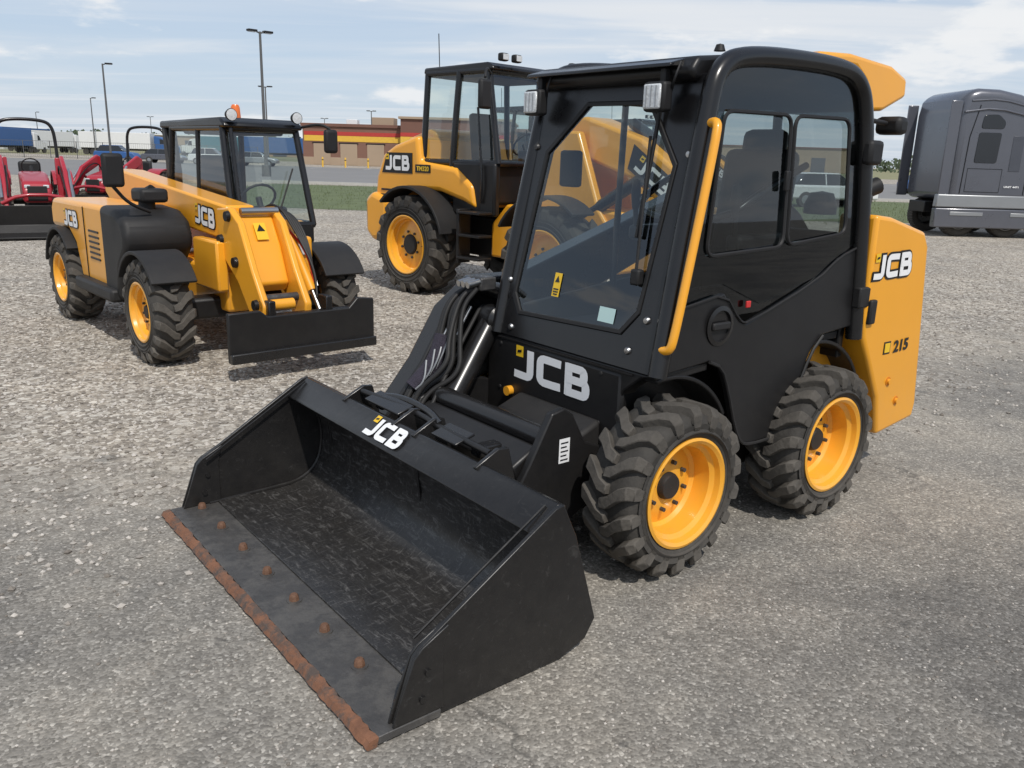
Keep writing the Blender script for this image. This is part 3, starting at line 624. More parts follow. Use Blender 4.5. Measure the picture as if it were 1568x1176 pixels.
# ================================================================== WHEEL LOADER
def loader(loc, rz):
    W = empty('wheel_loader', loc, rz)
    for nm, x, yo, s in (('front_right_wheel', 0, -1.13, -1), ('rear_right_wheel', -2.35, -1.13, -1), ('front_left_wheel', 0, 1.13, 1), ('rear_left_wheel', -2.35, 1.13, 1)):
        wheel(nm, W, x, yo, .62, .625, .46, .36, s, YELR, lugs=16, depth=.12, hub=.13, lugh=.055, skew=.3)
    box('rear_chassis', W, (-2.3, 0, .75), (1.9, .8, .5), BLKM, .03)
    box('front_chassis', W, (-.15, 0, .85), (1.3, .7, .7), YEL, .04)
    box('rear_axle', W, (-2.35, 0, .62), (.3, 1.6, .3), BLKM, .05)
    box('front_axle', W, (0, 0, .62), (.3, 1.6, .3), BLKM, .05)
    hood = [(-3.30, .72), (-3.36, 1.0), (-3.30, 1.45), (-3.15, 1.74), (-2.9, 1.86), (-2.42, 1.98), (-2.38, 1.66), (-1.70, 1.60), (-1.40, 1.40), (-1.33, 1.12), (-1.55, 1.20), (-2.0, 1.30), (-2.6, 1.30), (-2.95, 1.12), (-3.0, .72)]
    prism('engine_hood', W, hood, -.86, .86, YEL, bevel=.06, seg=4)
    prism('hood_top', W, [(-3.20, 1.72), (-3.0, 1.95), (-2.55, 2.08), (-2.42, 2.02), (-2.45, 1.8)], -.55, .55, YEL, bevel=.05, seg=3)
    prism('counterweight', W, [(-3.45, .70), (-3.45, 1.15), (-3.30, 1.25), (-2.95, 1.15), (-3.0, .62), (-3.3, .58)], -.95, .95, YEL, bevel=.07, seg=3)
    prism('logo_panel', W, [(-3.16, 1.50), (-3.05, 1.76), (-2.52, 1.76), (-2.52, 1.50)], -.862, -.866, BLKM, bevel=0)
    logo(W, (-2.82, -.868, 1.63), (1, 0, 0), (0, 0, 1), .50, .19)
    prism('model_panel', W, [(-2.46, 1.52), (-2.46, 1.62), (-2.16, 1.62), (-2.16, 1.52)], -.862, -.866, BLKM, bevel=0)
    text('model_text', W, 'TM320', (-2.31, -.867, 1.57), (1, 0, 0), (0, 0, 1), .24, .06, YDEC)
    for i in range(5):
        box('hood_vent_%d' % i, W, (-3.15 + i * .02, -.863, 1.0 + i * .07), (.22, .012, .025), BLKM, .003)
    for s in (-1, 1):
        arcfender('rear_fender_%d' % (s > 0), W, -2.35, .62, .74, s * .78, s * 1.14, 15, 135, BLKP, .035)
        arcfender('front_fender_%d' % (s > 0), W, 0, .62, .74, s * .80, s * 1.16, 50, 150, BLKP, .03)
    bcab(W, -2.42, -1.05, -2.40, -1.30, -.76, .76, 1.66, 2.72, r=.04, frame=BLK, glass=GL, taper=.06, zseat=1.6)
    for s in (-1, 1):
        box('cab_lower_panel', W, (-1.42, s * .77, 1.36), (.75, .10, .62), BLKM, .03)
        tube('cab_door_pillar', W, [(-1.85, s * .78, 1.3), (-1.85, s * .77, 1.7), (-1.80, s * .71, 2.72)], .04, BLK, 8, 1)
        tube('cab_grab_rail', W, [(-1.25, s * .84, 1.2), (-1.22, s * .86, 1.5), (-1.35, s * .82, 2.3)], .015, BLK, 8)
    box('cab_floor_box', W, (-1.75, 0, 1.42), (1.3, 1.5, .48), BLKM, .04)
    for i in range(3):
        box('step_%d' % i, W, (-1.25, -.95, .55 + .27 * i), (.4, .22, .03), BLKM, .006)
    box('step_frame', W, (-1.46, -.93, .80), (.05, .2, .65), BLKM, .01)
    for y in (-.62, -.40, .62):
        box('roof_light', W, (-1.15, y, 2.86), (.08, .12, .09), BLKP, .02)
        box('roof_light_lens', W, (-1.105, y, 2.86), (.012, .09, .065), LENS, .004)
    cyl('antenna', W, (-2.3, -.6, 2.78), (-2.32, -.6, 3.2), .006, BLKP, 6)
    tube('mirror_arm', W, [(-1.25, -.72, 2.68), (-1.05, -.98, 2.72), (-1.0, -1.05, 2.6)], .015, BLKP, 8)
    box('mirror', W, (-1.0, -1.05, 2.42), (.07, .18, .32), BLKP, .03)
    tw = [(-1.05, .55), (-1.05, 1.15), (-.75, 1.55), (-.45, 2.05), (-.15, 2.05), (.2, 1.2), (.45, .9), (.45, .5)]
    prism('front_tower', W, tw, -.40, -.28, YEL, bevel=.03)
    prism('front_tower_left', W, tw, .28, .40, YEL, bevel=.03)
    prism('articulation_block', W, [(-1.25, .55), (-1.25, .95), (-1.0, 1.2), (-.7, 1.2), (-.7, .55)], -.66, -.42, YEL, bevel=.03)
    prism('boom', W, [(-.55, 2.12), (-.2, 2.22), (.6, 1.98), (1.7, 1.25), (2.05, .75), (2.05, .45), (1.75, .45), (1.45, .95), (.5, 1.55), (-.5, 1.85)], -.24, .24, YEL, bevel=.04, seg=3)
    prism('boom_logo_panel', W, [(.45, 1.66), (.52, 1.92), (1.15, 1.50), (1.08, 1.26)], -.243, -.247, BLKM, bevel=0)
    logo(W, (.80, -.249, 1.585), Vector((1, 0, -.66)), Vector((.66, 0, 1)), .52, .17)
    cyl('lift_ram', W, (-.4, -.34, .9), (.7, -.34, 1.55), .07, BLK, 16)
    cyl('tilt_ram', W, (.3, 0, 2.15), (1.6, 0, 1.45), .06, BLK, 16)
    prism('bucket', W, [(1.95, 1.0), (1.90, .30), (2.1, .08), (2.9, .04), (2.9, .08), (2.2, .16), (2.02, .36), (2.05, 1.0)], -1.2, 1.2, BLKM, bevel=.01)
    for y in (-1.2, 1.17):
        prism('bucket_cheek', W, [(1.95, 1.0), (1.90, .30), (2.1, .06), (2.85, .06), (2.5, .55)], y, y + .03, BLKM, bevel=.004)
    return W
loader((1.045, 9.914, 0), rad(-44))
loader((1.7, 18.2, 0), rad(-42))
loader((4.6, 22.5, 0), rad(-42))

# ================================================================== COMPACT TRACTORS (red)
def tractor(loc, rz, s=1.):
    W = empty('compact_tractor', loc, rz, s)
    for sd in (-1, 1):
        wheel('rear_wheel_%d' % (sd > 0), W, 0, sd * .75, .55, .56, .34, .30, sd, SILV, lugs=14, depth=.1, hub=.07, lugh=.05, skew=.35, nb=6)
        wheel('front_wheel_%d' % (sd > 0), W, 1.55, sd * .62, .34, .345, .2, .19, sd, SILV, lugs=14, depth=.06, hub=.05, lugh=.03, skew=.3, nb=5)
        arcfender('fender_%d' % (sd > 0), W, 0, .55, .64, sd * .38, sd * .76, 35, 165, REDP, .03)
        prism('loader_arm_%d' % (sd > 0), W, [(.75, 1.42), (.95, 1.50), (1.6, 1.22), (2.0, .70), (2.35, .22), (2.22, .16), (1.85, .58), (1.5, 1.02), (.85, 1.28)], sd * .50, sd * .58, REDP, bevel=.02)
        prism('loader_tower_%d' % (sd > 0), W, [(.72, .5), (.70, 1.42), (.88, 1.46), (.98, .5)], sd * .42, sd * .54, REDP, bevel=.015)
        cyl('loader_ram_%d' % (sd > 0), W, (.95, sd * .54, .75), (1.6, sd * .54, 1.05), .035, REDP, 12)
        cyl('bucket_ram_%d' % (sd > 0), W, (1.5, sd * .60, 1.25), (2.1, sd * .60, .72), .028, CHR, 12)
        tube('loader_hose_%d' % (sd > 0), W, [(.8, sd * .47, .9), (1.0, sd * .46, 1.35), (1.5, sd * .47, 1.2), (2.0, sd * .5, .75)], .015, BLKP, 6)
    prism('hood', W, [(.55, .75), (.55, 1.18), (1.2, 1.16), (1.85, 1.02), (1.98, .85), (1.98, .62), (.8, .62)], -.25, .25, REDP, bevel=.06, seg=3)
    box('grille', W, (1.985, 0, .80), (.02, .34, .28), BLKP, .01)
    for y in (-.16, .16):
        box('headlamp', W, (1.93, y, .93), (.05, .10, .06), LENS, .01)
    box('chassis', W, (.9, 0, .50), (1.9, .36, .3), BLKM, .03)
    box('floor', W, (.35, 0, .62), (.7, 1.0, .05), BLKP, .01)
    box('seat', W, (-.02, 0, .92), (.42, .44, .12), BLKP, .04)
    box('seat_back', W, (-.24, 0, 1.15), (.10, .42, .42), BLKP, .05)
    tube('rollover_bar', W, [(-.38, -.55, .7), (-.42, -.56, 1.7), (-.42, -.52, 2.12), (-.42, -.30, 2.22), (-.42, .30, 2.22), (-.42, .52, 2.12), (-.42, .56, 1.7), (-.38, .55, .7)], .035, BLK, 10, 3)
    P = [Vector((.42 + .05 * math.cos(2 * math.pi * k / 14), .17 * math.sin(2 * math.pi * k / 14), 1.28 + .15 * math.cos(2 * math.pi * k / 14))) for k in range(15)]
    tube('steering_wheel', W, P, .014, BLKP, 6, 0)
    cyl('steering_column', W, (.42, 0, 1.27), (.6, 0, 1.1), .03, BLKP, 8)
    prism('bucket', W, [(2.35, .60), (2.28, .22), (2.42, .06), (2.95, .03), (2.95, .06), (2.48, .10), (2.36, .24), (2.41, .60)], -.85, .85, BLKM, bevel=.006)
    for y in (-.85, .83):
        prism('bucket_cheek', W, [(2.35, .60), (2.28, .22), (2.42, .05), (2.92, .05), (2.7, .35)], y, y + .02, BLKM, bevel=.003)
    tube('loader_brace', W, [(2.05, -.62, .62), (2.10, -.3, .78), (2.10, .3, .78), (2.05, .62, .62)], .035, REDP, 8, 1)
    return W
tractor((-10.3, 18.0, 0), rad(-58))
tractor((-9.85, 22.2, 0), rad(-98))
tractor((-13.6, 20.8, 0), rad(-62))

# ================================================================== SEMI TRUCK
st = empty('semi_truck', (11.45, 24.0, 0), rad(1.5))
prism('cab_and_sleeper', st, [(0, .95), (0, 3.2), (.05, 3.55), (.16, 3.74), (.45, 3.82), (1.0, 3.81), (1.6, 3.70), (2.2, 3.46), (2.7, 3.15), (3.0, 2.85), (3.35, 2.05), (4.6, 1.85), (5.0, 1.62), (5.15, 1.1), (5.15, .55), (4.75, .55), (4.6, .95)], -1.2, 1.2, GREY, bevel=.20, seg=6)
box('rear_fairing_edge', st, (-.12, -1.17, 2.25), (.30, .05, 2.5), GREY, .02)
box('rear_fairing_edge_far', st, (-.12, 1.17, 2.25), (.30, .05, 2.5), GREY, .02)
prism('side_fairing_upper', st, [(-.30, .78), (-.28, 1.12), (3.2, 1.12), (3.2, .78)], -1.24, -1.05, SILV, bevel=.03)
prism('side_fairing_lower', st, [(-.30, .25), (-.30, .76), (3.0, .76), (3.0, .25)], -1.26, -1.05, GREY, bevel=.03)
box('fairing_gap', st, (1.4, -1.17, .77), (3.4, .06, .06), BLKM, .005)
box('fairing_step', st, (.55, -1.265, .62), (.9, .02, .10), SILV, .01)
box('fairing_step_front', st, (2.2, -1.265, .62), (.9, .02, .10), SILV, .01)
def sw(nm, pts, off=-1.203): prism(nm, st, pts, off, off - .012, DGL, bevel=.01)
sw('sleeper_upper_window', rpoly([(.60, 2.82), (.64, 3.16), (1.02, 3.18), (1.24, 3.0), (1.22, 2.82)], .08, 3))
sw('sleeper_lower_window', rpoly([(.55, 1.95), (.58, 2.72), (1.18, 2.72), (1.15, 1.95)], .06, 3))
sw('door_window', [(2.15, 1.95), (2.15, 2.60), (2.85, 2.60), (3.05, 2.25), (3.1, 1.95)])
tube('door_seam_rear', st, [(2.02, -1.205, 1.15), (2.02, -1.205, 2.9)], .010, BLKM, 6, 0)
tube('door_seam_front', st, [(3.15, -1.205, 1.15), (3.15, -1.205, 2.1)], .010, BLKM, 6, 0)
tube('sleeper_seam', st, [(.30, -1.205, 1.15), (.34, -1.205, 2.6), (.5, -1.205, 3.4)], .012, BLKM, 6, 0)
tube('sleeper_crease', st, [(.1, -1.205, 3.22), (.9, -1.21, 3.34), (1.9, -1.21, 3.14), (2.6, -1.205, 2.85)], .03, GREY, 8, 1)
tube('roof_crease', st, [(.25, -1.20, 3.50), (1.0, -1.20, 3.56), (1.9, -1.20, 3.36), (2.6, -1.20, 3.02)], .025, GREY, 8, 1)
tube('storage_door_seam', st, [(.42, -1.205, 1.2), (1.35, -1.205, 1.2), (1.35, -1.205, 1.8), (.42, -1.205, 1.8), (.42, -1.205, 1.2)], .007, BLKM, 6, 0)
box('air_filter_panel', st, (1.66, -1.205, 2.2), (.3, .012, .9), pbr('darker_grey_paint', (.06, .065, .08), .35), .02)
for x, r in ((4.1, .5), (.55, .5), (1.85, .5)):
    for s in (-1, 1):
        wheel('wheel_%d_%d' % (int(x * 10), s), st, x, s * (1.22 if x > 3 else 1.0), r, r, .3, .29, s, SILV, lugs=40, depth=.12, hub=.1, lugh=.012, skew=.02, nb=10)
box('frame_rails', st, (1.6, 0, .75), (3.6, .9, .3), BLKM, .02)
text('door_lettering', st, 'DAY & NIGHT', (2.6, -1.21, 1.55), (1, 0, 0), (0, 0, 1), .5, .06, WHT)
text('door_lettering_2', st, 'FREIGHT INC', (2.6, -1.21, 1.42), (1, 0, 0), (0, 0, 1), .6, .05, WHT)
text('fairing_lettering', st, 'UNIT 4471', (1.66, -1.225, 1.35), (1, 0, 0), (0, 0, 1), .4, .05, WHT)
box('mirror', st, (3.1, -1.45, 2.3), (.1, .2, .5), BLKP, .04)

# ================================================================== PARKED CARS / TRAILERS
def car(loc, rz, mat, nm='parked_car', suv=False):
    c = empty(nm, loc, rz)
    h = .25 if suv else 0
    prism('body', c, [(-2.2, .35), (-2.25, .75), (-2.1, .95 + h * .5), (.9, .95 + h * .5), (1.9, .82 + h * .5), (2.2, .65), (2.2, .35)], -.88, .88, mat, bevel=.09, seg=3)
    B = [(-1.9, .93 + h * .5), (1.05, .93 + h * .5), (.35, 1.42 + h), (-1.3 - h, 1.42 + h)]
    V = [(x, -.82 if i < 2 else -.66, z) for i, (x, z) in enumerate(B)] + [(x, .82 if i < 2 else .66, z) for i, (x, z) in enumerate(B)]
    mk('windows', c, V, [[0, 1, 2, 3], [4, 5, 6, 7], [0, 1, 5, 4], [1, 2, 6, 5], [2, 3, 7, 6], [3, 0, 4, 7]], DGL, .05)
    prism('roof', c, [(-1.35 - h, 1.40 + h), (-1.2, 1.46 + h), (.25, 1.46 + h), (.42, 1.40 + h)], -.66, .66, mat, bevel=.03)
    for s in (-1, 1):
        tube('pillar_%d' % s, c, [(-.4, s * .83, .95 + h * .5), (-.4, s * .675, 1.42 + h)], .03, mat, 6, 0)
        for x in (-1.35, 1.4):
            lathe('wheel_%d_%d' % (int(x * 10), s), c, [(.0005, .0), (.2, s * .01), (.21, s * .02), (.33, s * .02), (.33, -.2 * s)], (x, s * .88, .33), RUB, seg=20)
            lathe('hubcap_%d_%d' % (int(x * 10), s), c, [(.0005, s * .03), (.19, s * .022)], (x, s * .88, .33), SILV, seg=16)
    return c
car((13.6, 38, 0), rad(12), WHP)
car((11.0, 44, 0), rad(10), REDP)
car((6.0, 46, 0), rad(8), WHP, suv=True)
car((30, 62, 0), rad(5), BLUP)
car((8.6, 36.5, 0), rad(6), REDP, suv=True)
car((-33, 92, 0), rad(4), WHP, suv=True)
car((-38, 92, 0), rad(4), GREY)
car((-27.5, 90, 0), rad(4), SILV)
car((-43.5, 93, 0), rad(4), BLUP, suv=True)

def trailer(loc, rz, mat, cabm):
    t = empty('semi_trailer_truck', loc, rz)
    box('cargo_box', t, (0, 0, 2.5), (12, 2.5, 2.7), mat, .05)
    box('chassis', t, (0, 0, 1.0), (12, 1.0, .3), BLKM, .02)
    prism('tractor_cab', t, [(6.6, .6), (6.6, 3.4), (8.0, 3.2), (8.6, 2.2), (10.2, 1.9), (10.4, .6)], -1.2, 1.2, cabm, bevel=.12, seg=3)
    prism('cab_window', t, [(7.6, 2.1), (7.6, 2.9), (8.1, 2.9), (8.5, 2.15)], -1.21, 1.21, DGL, bevel=.01)
    for x in (-5, -3.8, 5.4, 6.6, 9.4):
        for s in (-1, 1):
            cyl('wheel', t, (x, s * 1.2, .5), (x, s * .9, .5), .5, RUB, 18)
    return t
TEAL = pbr('teal_paint', (.03, .16, .2), .5)
trailer((-70, 150, 0), rad(4), WHP, BLUP)
trailer((-104, 168, 0), rad(-3), BLUP, WHP)
trailer((-56, 168, 0), rad(175), TEAL, WHP)
trailer((-118, 158, 0), rad(0), WHP, GREY)
trailer((-88, 160, 0), rad(80), WHP, WHP)
trailer((-84, 140, 0), rad(88), BLUP, WHP)
trailer((-44, 155, 0), rad(3), BLUP, BLUP)

# ================================================================== STREET LAMPS
def lamp(x, y, h=9., two=False, rz=0.):
    e = empty('street_lamp', (x, y, 0), rz)
    lathe('base', e, [(.3, 0), (.3, .7), (.26, .75), (.0005, .75)], (0, 0, 0), GALV, 'Z', 16)
    lathe('pole', e, [(.11, .7), (.075, h), (.0005, h)], (0, 0, 0), GALV, 'Z', 12)
    for s in ((1, -1) if two else (1,)):
        tube('arm_%d' % s, e, [(0, 0, h - .1), (s * .3, 0, h)], .05, GALV, 8, 0)
        box('lamp_head_%d' % s, e, (s * .55, 0, h + .02), (.62, .36, .13), BLKP, .03)
        box('lamp_glass_%d' % s, e, (s * .55, 0, h - .06), (.5, .28, .03), LENS, .005)
lamp(-16.8, 57, 9.0, True, rad(45))
lamp(-39, 82, 9.0, False, rad(10))
lamp(-72, 146, 9.2, False, 0)
lamp(-31.5, 108, 9.2, True)
lamp(-27, 158, 9., True)
lamp(-98, 230, 9.2, True)
lamp(-45, 200, 9., True)
lamp(-120, 215, 9., False)

# ================================================================== STORE BUILDING
BRK = pbr('brown_brick_wall', (.20, .105, .075), .85, var=.2, vscale=.6, bump=.3, bscale=8)
BRK2 = pbr('dark_brown_wall', (.17, .085, .062), .85, var=.15, vscale=.6)
TAN = pbr('tan_wall', (.36, .27, .19), .85, var=.1, vscale=.5)
YST = pbr('yellow_stripe_paint', (.70, .42, .05), .6)
RST2 = pbr('red_stripe_paint', (.42, .04, .03), .6)
sb = empty('store_building', (-9, 112, 0), rad(-2))
box('main_walls', sb, (0, 8, 2.4), (38, 18, 4.8), BRK, .03)
box('parapet', sb, (0, 8, 5.0), (38.4, 18.4, .4), BRK2, .03)
box('tower_walls', sb, (1, 7, 3.0), (14, 19, 6.0), BRK2, .03)
box('tower_cornice', sb, (1, 7, 6.1), (14.5, 19.5, .3), TAN, .03)
box('base_course', sb, (0, -1.03, .5), (38.1, .1, 1.0), TAN, .02)
prism('stripe_yellow', sb, [(-18.8, 3.0), (-18.8, 3.7), (-6.2, 3.7), (-6.2, 3.0)], -1.05, -1.0, YST, bevel=0)
prism('stripe_red', sb, [(-18.8, 3.72), (-18.8, 4.2), (-6.2, 4.2), (-6.2, 3.72)], -1.05, -1.0, RST2, bevel=0)
prism('stripe_yellow_tower', sb, [(-6, 2.9), (-6, 3.8), (8, 3.8), (8, 2.9)], -2.56, -2.5, YST, bevel=0)
prism('stripe_red_tower', sb, [(-6, 3.82), (-6, 4.3), (8, 4.3), (8, 3.82)], -2.56, -2.5, RST2, bevel=0)
for x in (-16.5, -13, -9.5):
    box('loading_door', sb, (x, -1.06, 1.4), (2.2, .08, 2.6), TAN, .02)
    box('loading_door_frame', sb, (x, -1.04, 2.78), (2.5, .1, .14), BLKM, .01)
for x in (-3, 1, 5):
    box('shop_window', sb, (x, -2.54, 1.4), (2.8, .06, 2.2), DGL, .02)
box('roof_unit', sb, (-10, 8, 5.8), (3, 3, 1.2), TAN, .05)
box('roof_unit_small', sb, (-14, 6, 5.6), (1.5, 1.5, .8), WHP, .05)
for i in range(12):
    e = empty('bollard', (-25 + i * 2.6, 98, 0))
    lathe('post', e, [(.1, 0), (.1, 1.0), (.07, 1.08), (.0005, 1.1)], (0, 0, 0), YST, 'Z', 10)
    lathe('band', e, [(.104, .75), (.104, .85)], (0, 0, 0), BLKM, 'Z', 10)
e = empty('warehouse_building', (-150, 210, 0))
box('walls', e, (0, 0, 2.4), (60, 20, 4.8), pbr('pale_metal_wall', (.5, .5, .48), .6), .05)
box('roof_trim', e, (0, 0, 4.9), (60.6, 20.6, .35), BLUP, .03)
for i in range(8):
    box('bay_door_%d' % i, e, (-26 + i * 7.3, -10.05, 1.9), (3.6, .1, 3.6), GREY, .02)
e = empty('warehouse_building', (-70, 225, 0))
box('walls', e, (0, 0, 2.2), (46, 20, 4.4), TAN, .05)
box('roof_trim', e, (0, 0, 4.5), (46.6, 20.6, .3), WHP, .03)
for i in range(6):
    box('bay_door_%d' % i, e, (-19 + i * 7.3, -10.05, 1.7), (3.4, .1, 3.2), GREY, .02)
e = empty('warehouse_building', (60, 230, 0))
box('walls', e, (0, 0, 3), (50, 20, 6), TAN, .05)
box('roof_trim', e, (0, 0, 6.1), (50.6, 20.6, .35), BRK2, .03)
for i in range(6):
    box('bay_door_%d' % i, e, (-20 + i * 7.3, -10.05, 1.9), (3.6, .1, 3.6), GREY, .02)

fe = empty('chain_link_fence', (0, 0, 0))
V, F = [], []
def addseg(p, q, w):
    p = Vector(p); q = Vector(q); d = (q - p).normalized()
    a = d.cross(Vector((0, 1, .01))).normalized() * w if abs(d.y) < .9 else d.cross(Vector((1, 0, 0))).normalized() * w
    b = d.cross(a).normalized() * w
    o = len(V)
    for t in (p, q):
        for u, v in ((1, 1), (1, -1), (-1, -1), (-1, 1)): V.append(t + a * u + b * v)
    for k in range(4): F.append([o + k, o + (k + 1) % 4, o + 4 + (k + 1) % 4, o + 4 + k])
fx = [(-95 + i * 3, 98 + i * .35) for i in range(22)]
for i, (x, y) in enumerate(fx):
    addseg((x, y, 0), (x, y, 2.0), .035)
    if i < len(fx) - 1:
        x2, y2 = fx[i + 1]
        for z in (.1, 1.95): addseg((x, y, z), (x2, y2, z), .02)
        for k in range(12):
            t = k / 12
            addseg((x + 3 * t, y + .35 * t, .1), (x + 3 * t, y + .35 * t, 1.95), .006)
mk('fence_mesh', fe, V, F, GALV, 0, smooth=False)

# ================================================================== GROUND
def groundmat():
    m = D.materials.new('gravel_and_asphalt'); N, L = nt(m); b = N['Principled BSDF']
    geo = N.new('ShaderNodeNewGeometry')
    def noise(s, d=4, r=.55, dist=0):
        n = N.new('ShaderNodeTexNoise'); n.inputs['Scale'].default_value = s; n.inputs['Detail'].default_value = d; n.inputs['Roughness'].default_value = r
        n.inputs['Distortion'].default_value = dist
        L.new(geo.outputs['Position'], n.inputs['Vector']); return n.outputs['Fac']
    def vor(s, feat='F1', rnd=1):
        v = N.new('ShaderNodeTexVoronoi'); v.inputs['Scale'].default_value = s; v.feature = feat
        v.inputs['Randomness'].default_value = rnd
        L.new(geo.outputs['Position'], v.inputs['Vector']); return v
    def math_(op, a, c=None, clamp=False):
        k = N.new('ShaderNodeMath'); k.operation = op; k.use_clamp = clamp
        for i, q in enumerate((a, c)):
            if q is None: continue
            if isinstance(q, (int, float)): k.inputs[i].default_value = q
            else: L.new(q, k.inputs[i])
        return k.outputs[0]
    def ramp(v, stops):
        r = N.new('ShaderNodeValToRGB'); L.new(v, r.inputs[0]); e = r.color_ramp.elements
        e[0].position, e[0].color = stops[0][0], (*stops[0][1], 1)
        e[1].position, e[1].color = stops[-1][0], (*stops[-1][1], 1)
        for p, c in stops[1:-1]:
            x = e.new(p); x.color = (*c, 1)
        return r.outputs[0]
    def mix(f, a, c, mode='MIX'):
        k = N.new('ShaderNodeMix'); k.data_type = 'RGBA'; k.blend_type = mode
        for i, q in ((0, f), (6, a), (7, c)):
            if isinstance(q, (int, float)): k.inputs[i].default_value = q
            elif isinstance(q, tuple): k.inputs[i].default_value = (*q, 1)
            else: L.new(q, k.inputs[i])
        return k.outputs[2]
    def mrange(v, a, c, d, e_):
        k = N.new('ShaderNodeMapRange'); k.interpolation_type = 'SMOOTHSTEP'
        for i, q in ((1, a), (2, c), (3, d), (4, e_)): k.inputs[i].default_value = q
        L.new(v, k.inputs[0]); return k.outputs[0]
    sp = N.new('ShaderNodeSeparateXYZ'); L.new(geo.outputs['Position'], sp.inputs[0])
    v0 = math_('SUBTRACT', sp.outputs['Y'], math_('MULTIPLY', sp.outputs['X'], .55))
    wob = math_('SUBTRACT', noise(.45, 5, .6), .5)
    v = math_('ADD', v0, math_('MULTIPLY', wob, 6.))
    gmask = mrange(v, 3.4, 7.4, 0., 1.)
    v1 = vor(42); v2 = vor(95); v3 = vor(26)
    s1 = N.new('ShaderNodeSeparateColor'); L.new(v1.outputs['Color'], s1.inputs[0])
    s2 = N.new('ShaderNodeSeparateColor'); L.new(v2.outputs['Color'], s2.inputs[0])
    s3 = N.new('ShaderNodeSeparateColor'); L.new(v3.outputs['Color'], s3.inputs[0])
    grav = ramp(s1.outputs[0], [(0, (.17, .147, .122)), (.35, (.295, .262, .222)), (.7, (.40, .362, .312)), (1, (.60, .56, .50))])
    grav3 = ramp(s3.outputs[1], [(0, (.17, .15, .13)), (.5, (.335, .30, .255)), (1, (.62, .585, .525))])
    grav = mix(math_('GREATER_THAN', s3.outputs[2], .65), grav, grav3)
    asp = ramp(s2.outputs[0], [(0, (.135, .126, .113)), (.35, (.215, .202, .183)), (.65, (.275, .258, .233)), (.90, (.36, .34, .308)), (1, (.58, .55, .50))])
    aspb = mix(.28, asp, (.262, .245, .22))
    col = mix(gmask, aspb, grav)
    worn = ramp(noise(.55, 5, .6, .3), [(.36, (.74, .74, .745)), (.50, (1, .985, .96)), (.66, (1.22, 1.18, 1.12))])
    wm = mix(math_('SUBTRACT', 1., math_('MULTIPLY', gmask, .5)), (1., 1., 1.), worn)
    col = mix(1., col, wm, 'MULTIPLY')
    mid = ramp(noise(4.2, 7, .72), [(.3, (.80, .80, .805)), (.52, (1, 1, .99)), (.7, (1.15, 1.13, 1.10))])
    col = mix(1., col, mid, 'MULTIPLY')
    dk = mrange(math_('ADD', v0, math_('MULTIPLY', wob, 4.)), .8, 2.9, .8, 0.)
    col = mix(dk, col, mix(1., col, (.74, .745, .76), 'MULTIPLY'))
    stm = mrange(noise(1.9, 3, .5, .4), .675, .715, 0., .5)
    col = mix(stm, col, (.075, .072, .068))
    stm2 = mrange(noise(6.5, 2, .5, .3), .71, .74, 0., .5)
    col = mix(stm2, col, (.075, .072, .068))
    ck = N.new('ShaderNodeTexVoronoi'); ck.feature = 'DISTANCE_TO_EDGE'; ck.inputs['Scale'].default_value = .33
    wn = N.new('ShaderNodeTexNoise'); wn.inputs['Scale'].default_value = 2.5; wn.inputs['Detail'].default_value = 6
    L.new(geo.outputs['Position'], wn.inputs['Vector'])
    va = N.new('ShaderNodeVectorMath'); va.operation = 'MULTIPLY_ADD'; va.inputs[1].default_value = (.45, .45, .45)
    L.new(wn.outputs['Color'], va.inputs[0]); L.new(geo.outputs['Position'], va.inputs[2]); L.new(va.outputs[0], ck.inputs['Vector'])
    cm = N.new('ShaderNodeMapRange'); cm.inputs[1].default_value = .0; cm.inputs[2].default_value = .005; cm.inputs[3].default_value = 1; cm.inputs[4].default_value = 0
    L.new(ck.outputs['Distance'], cm.inputs[0])
    cf = math_('MULTIPLY', cm.outputs[0], math_('SUBTRACT', 1., gmask)); cf = math_('MULTIPLY', cf, math_('GREATER_THAN', noise(.8, 2), .5))
    col = mix(math_('MULTIPLY', cf, .6), col, (.07, .067, .06))
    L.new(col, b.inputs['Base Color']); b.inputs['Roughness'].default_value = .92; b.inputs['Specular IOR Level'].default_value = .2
    hg = math_('MULTIPLY', v1.outputs['Distance'], -1.); ha = math_('MULTIPLY', v2.outputs['Distance'], -.35)
    hm = N.new('ShaderNodeMix'); hm.data_type = 'FLOAT'; L.new(gmask, hm.inputs[0]); L.new(ha, hm.inputs[2]); L.new(hg, hm.inputs[3])
    bp = N.new('ShaderNodeBump'); bp.inputs['Strength'].default_value = .75; bp.inputs['Distance'].default_value = .011
    L.new(hm.outputs[0], bp.inputs['Height'])
    lf = N.new('ShaderNodeBump'); lf.inputs['Strength'].default_value = .45; lf.inputs['Distance'].default_value = .08
    L.new(noise(1.3, 4, .5), lf.inputs['Height']); L.new(lf.outputs[0], bp.inputs['Normal'])
    L.new(bp.outputs[0], b.inputs['Normal'])
    return m
g = mk('ground', None, [(-2500, -300, 0), (2500, -300, 0), (2500, 3000, 0), (-2500, 3000, 0)], [[0, 1, 2, 3]], groundmat(), 0, smooth=False)
PAVE = pbr('far_asphalt', (.20, .195, .19), .9, var=.15, vscale=.15)
mk('road', None, [(-140, 47, .006), (140, 47, .006), (140, 96, .006), (-140, 96, .006)], [[0, 1, 2, 3]], PAVE, 0, smooth=False)
V, F = [], []
for i in range(22):
    x = -60 + i * 5.5
    V += [(x, 88, .011), (x + .12, 88, .011), (x + .12, 93.5, .011), (x, 93.5, .011)]; k = 4 * i; F.append([k, k + 1, k + 2, k + 3])
mk('parking_lines', None, V, F, pbr('road_paint', (.6, .6, .58), .8), 0, smooth=False)
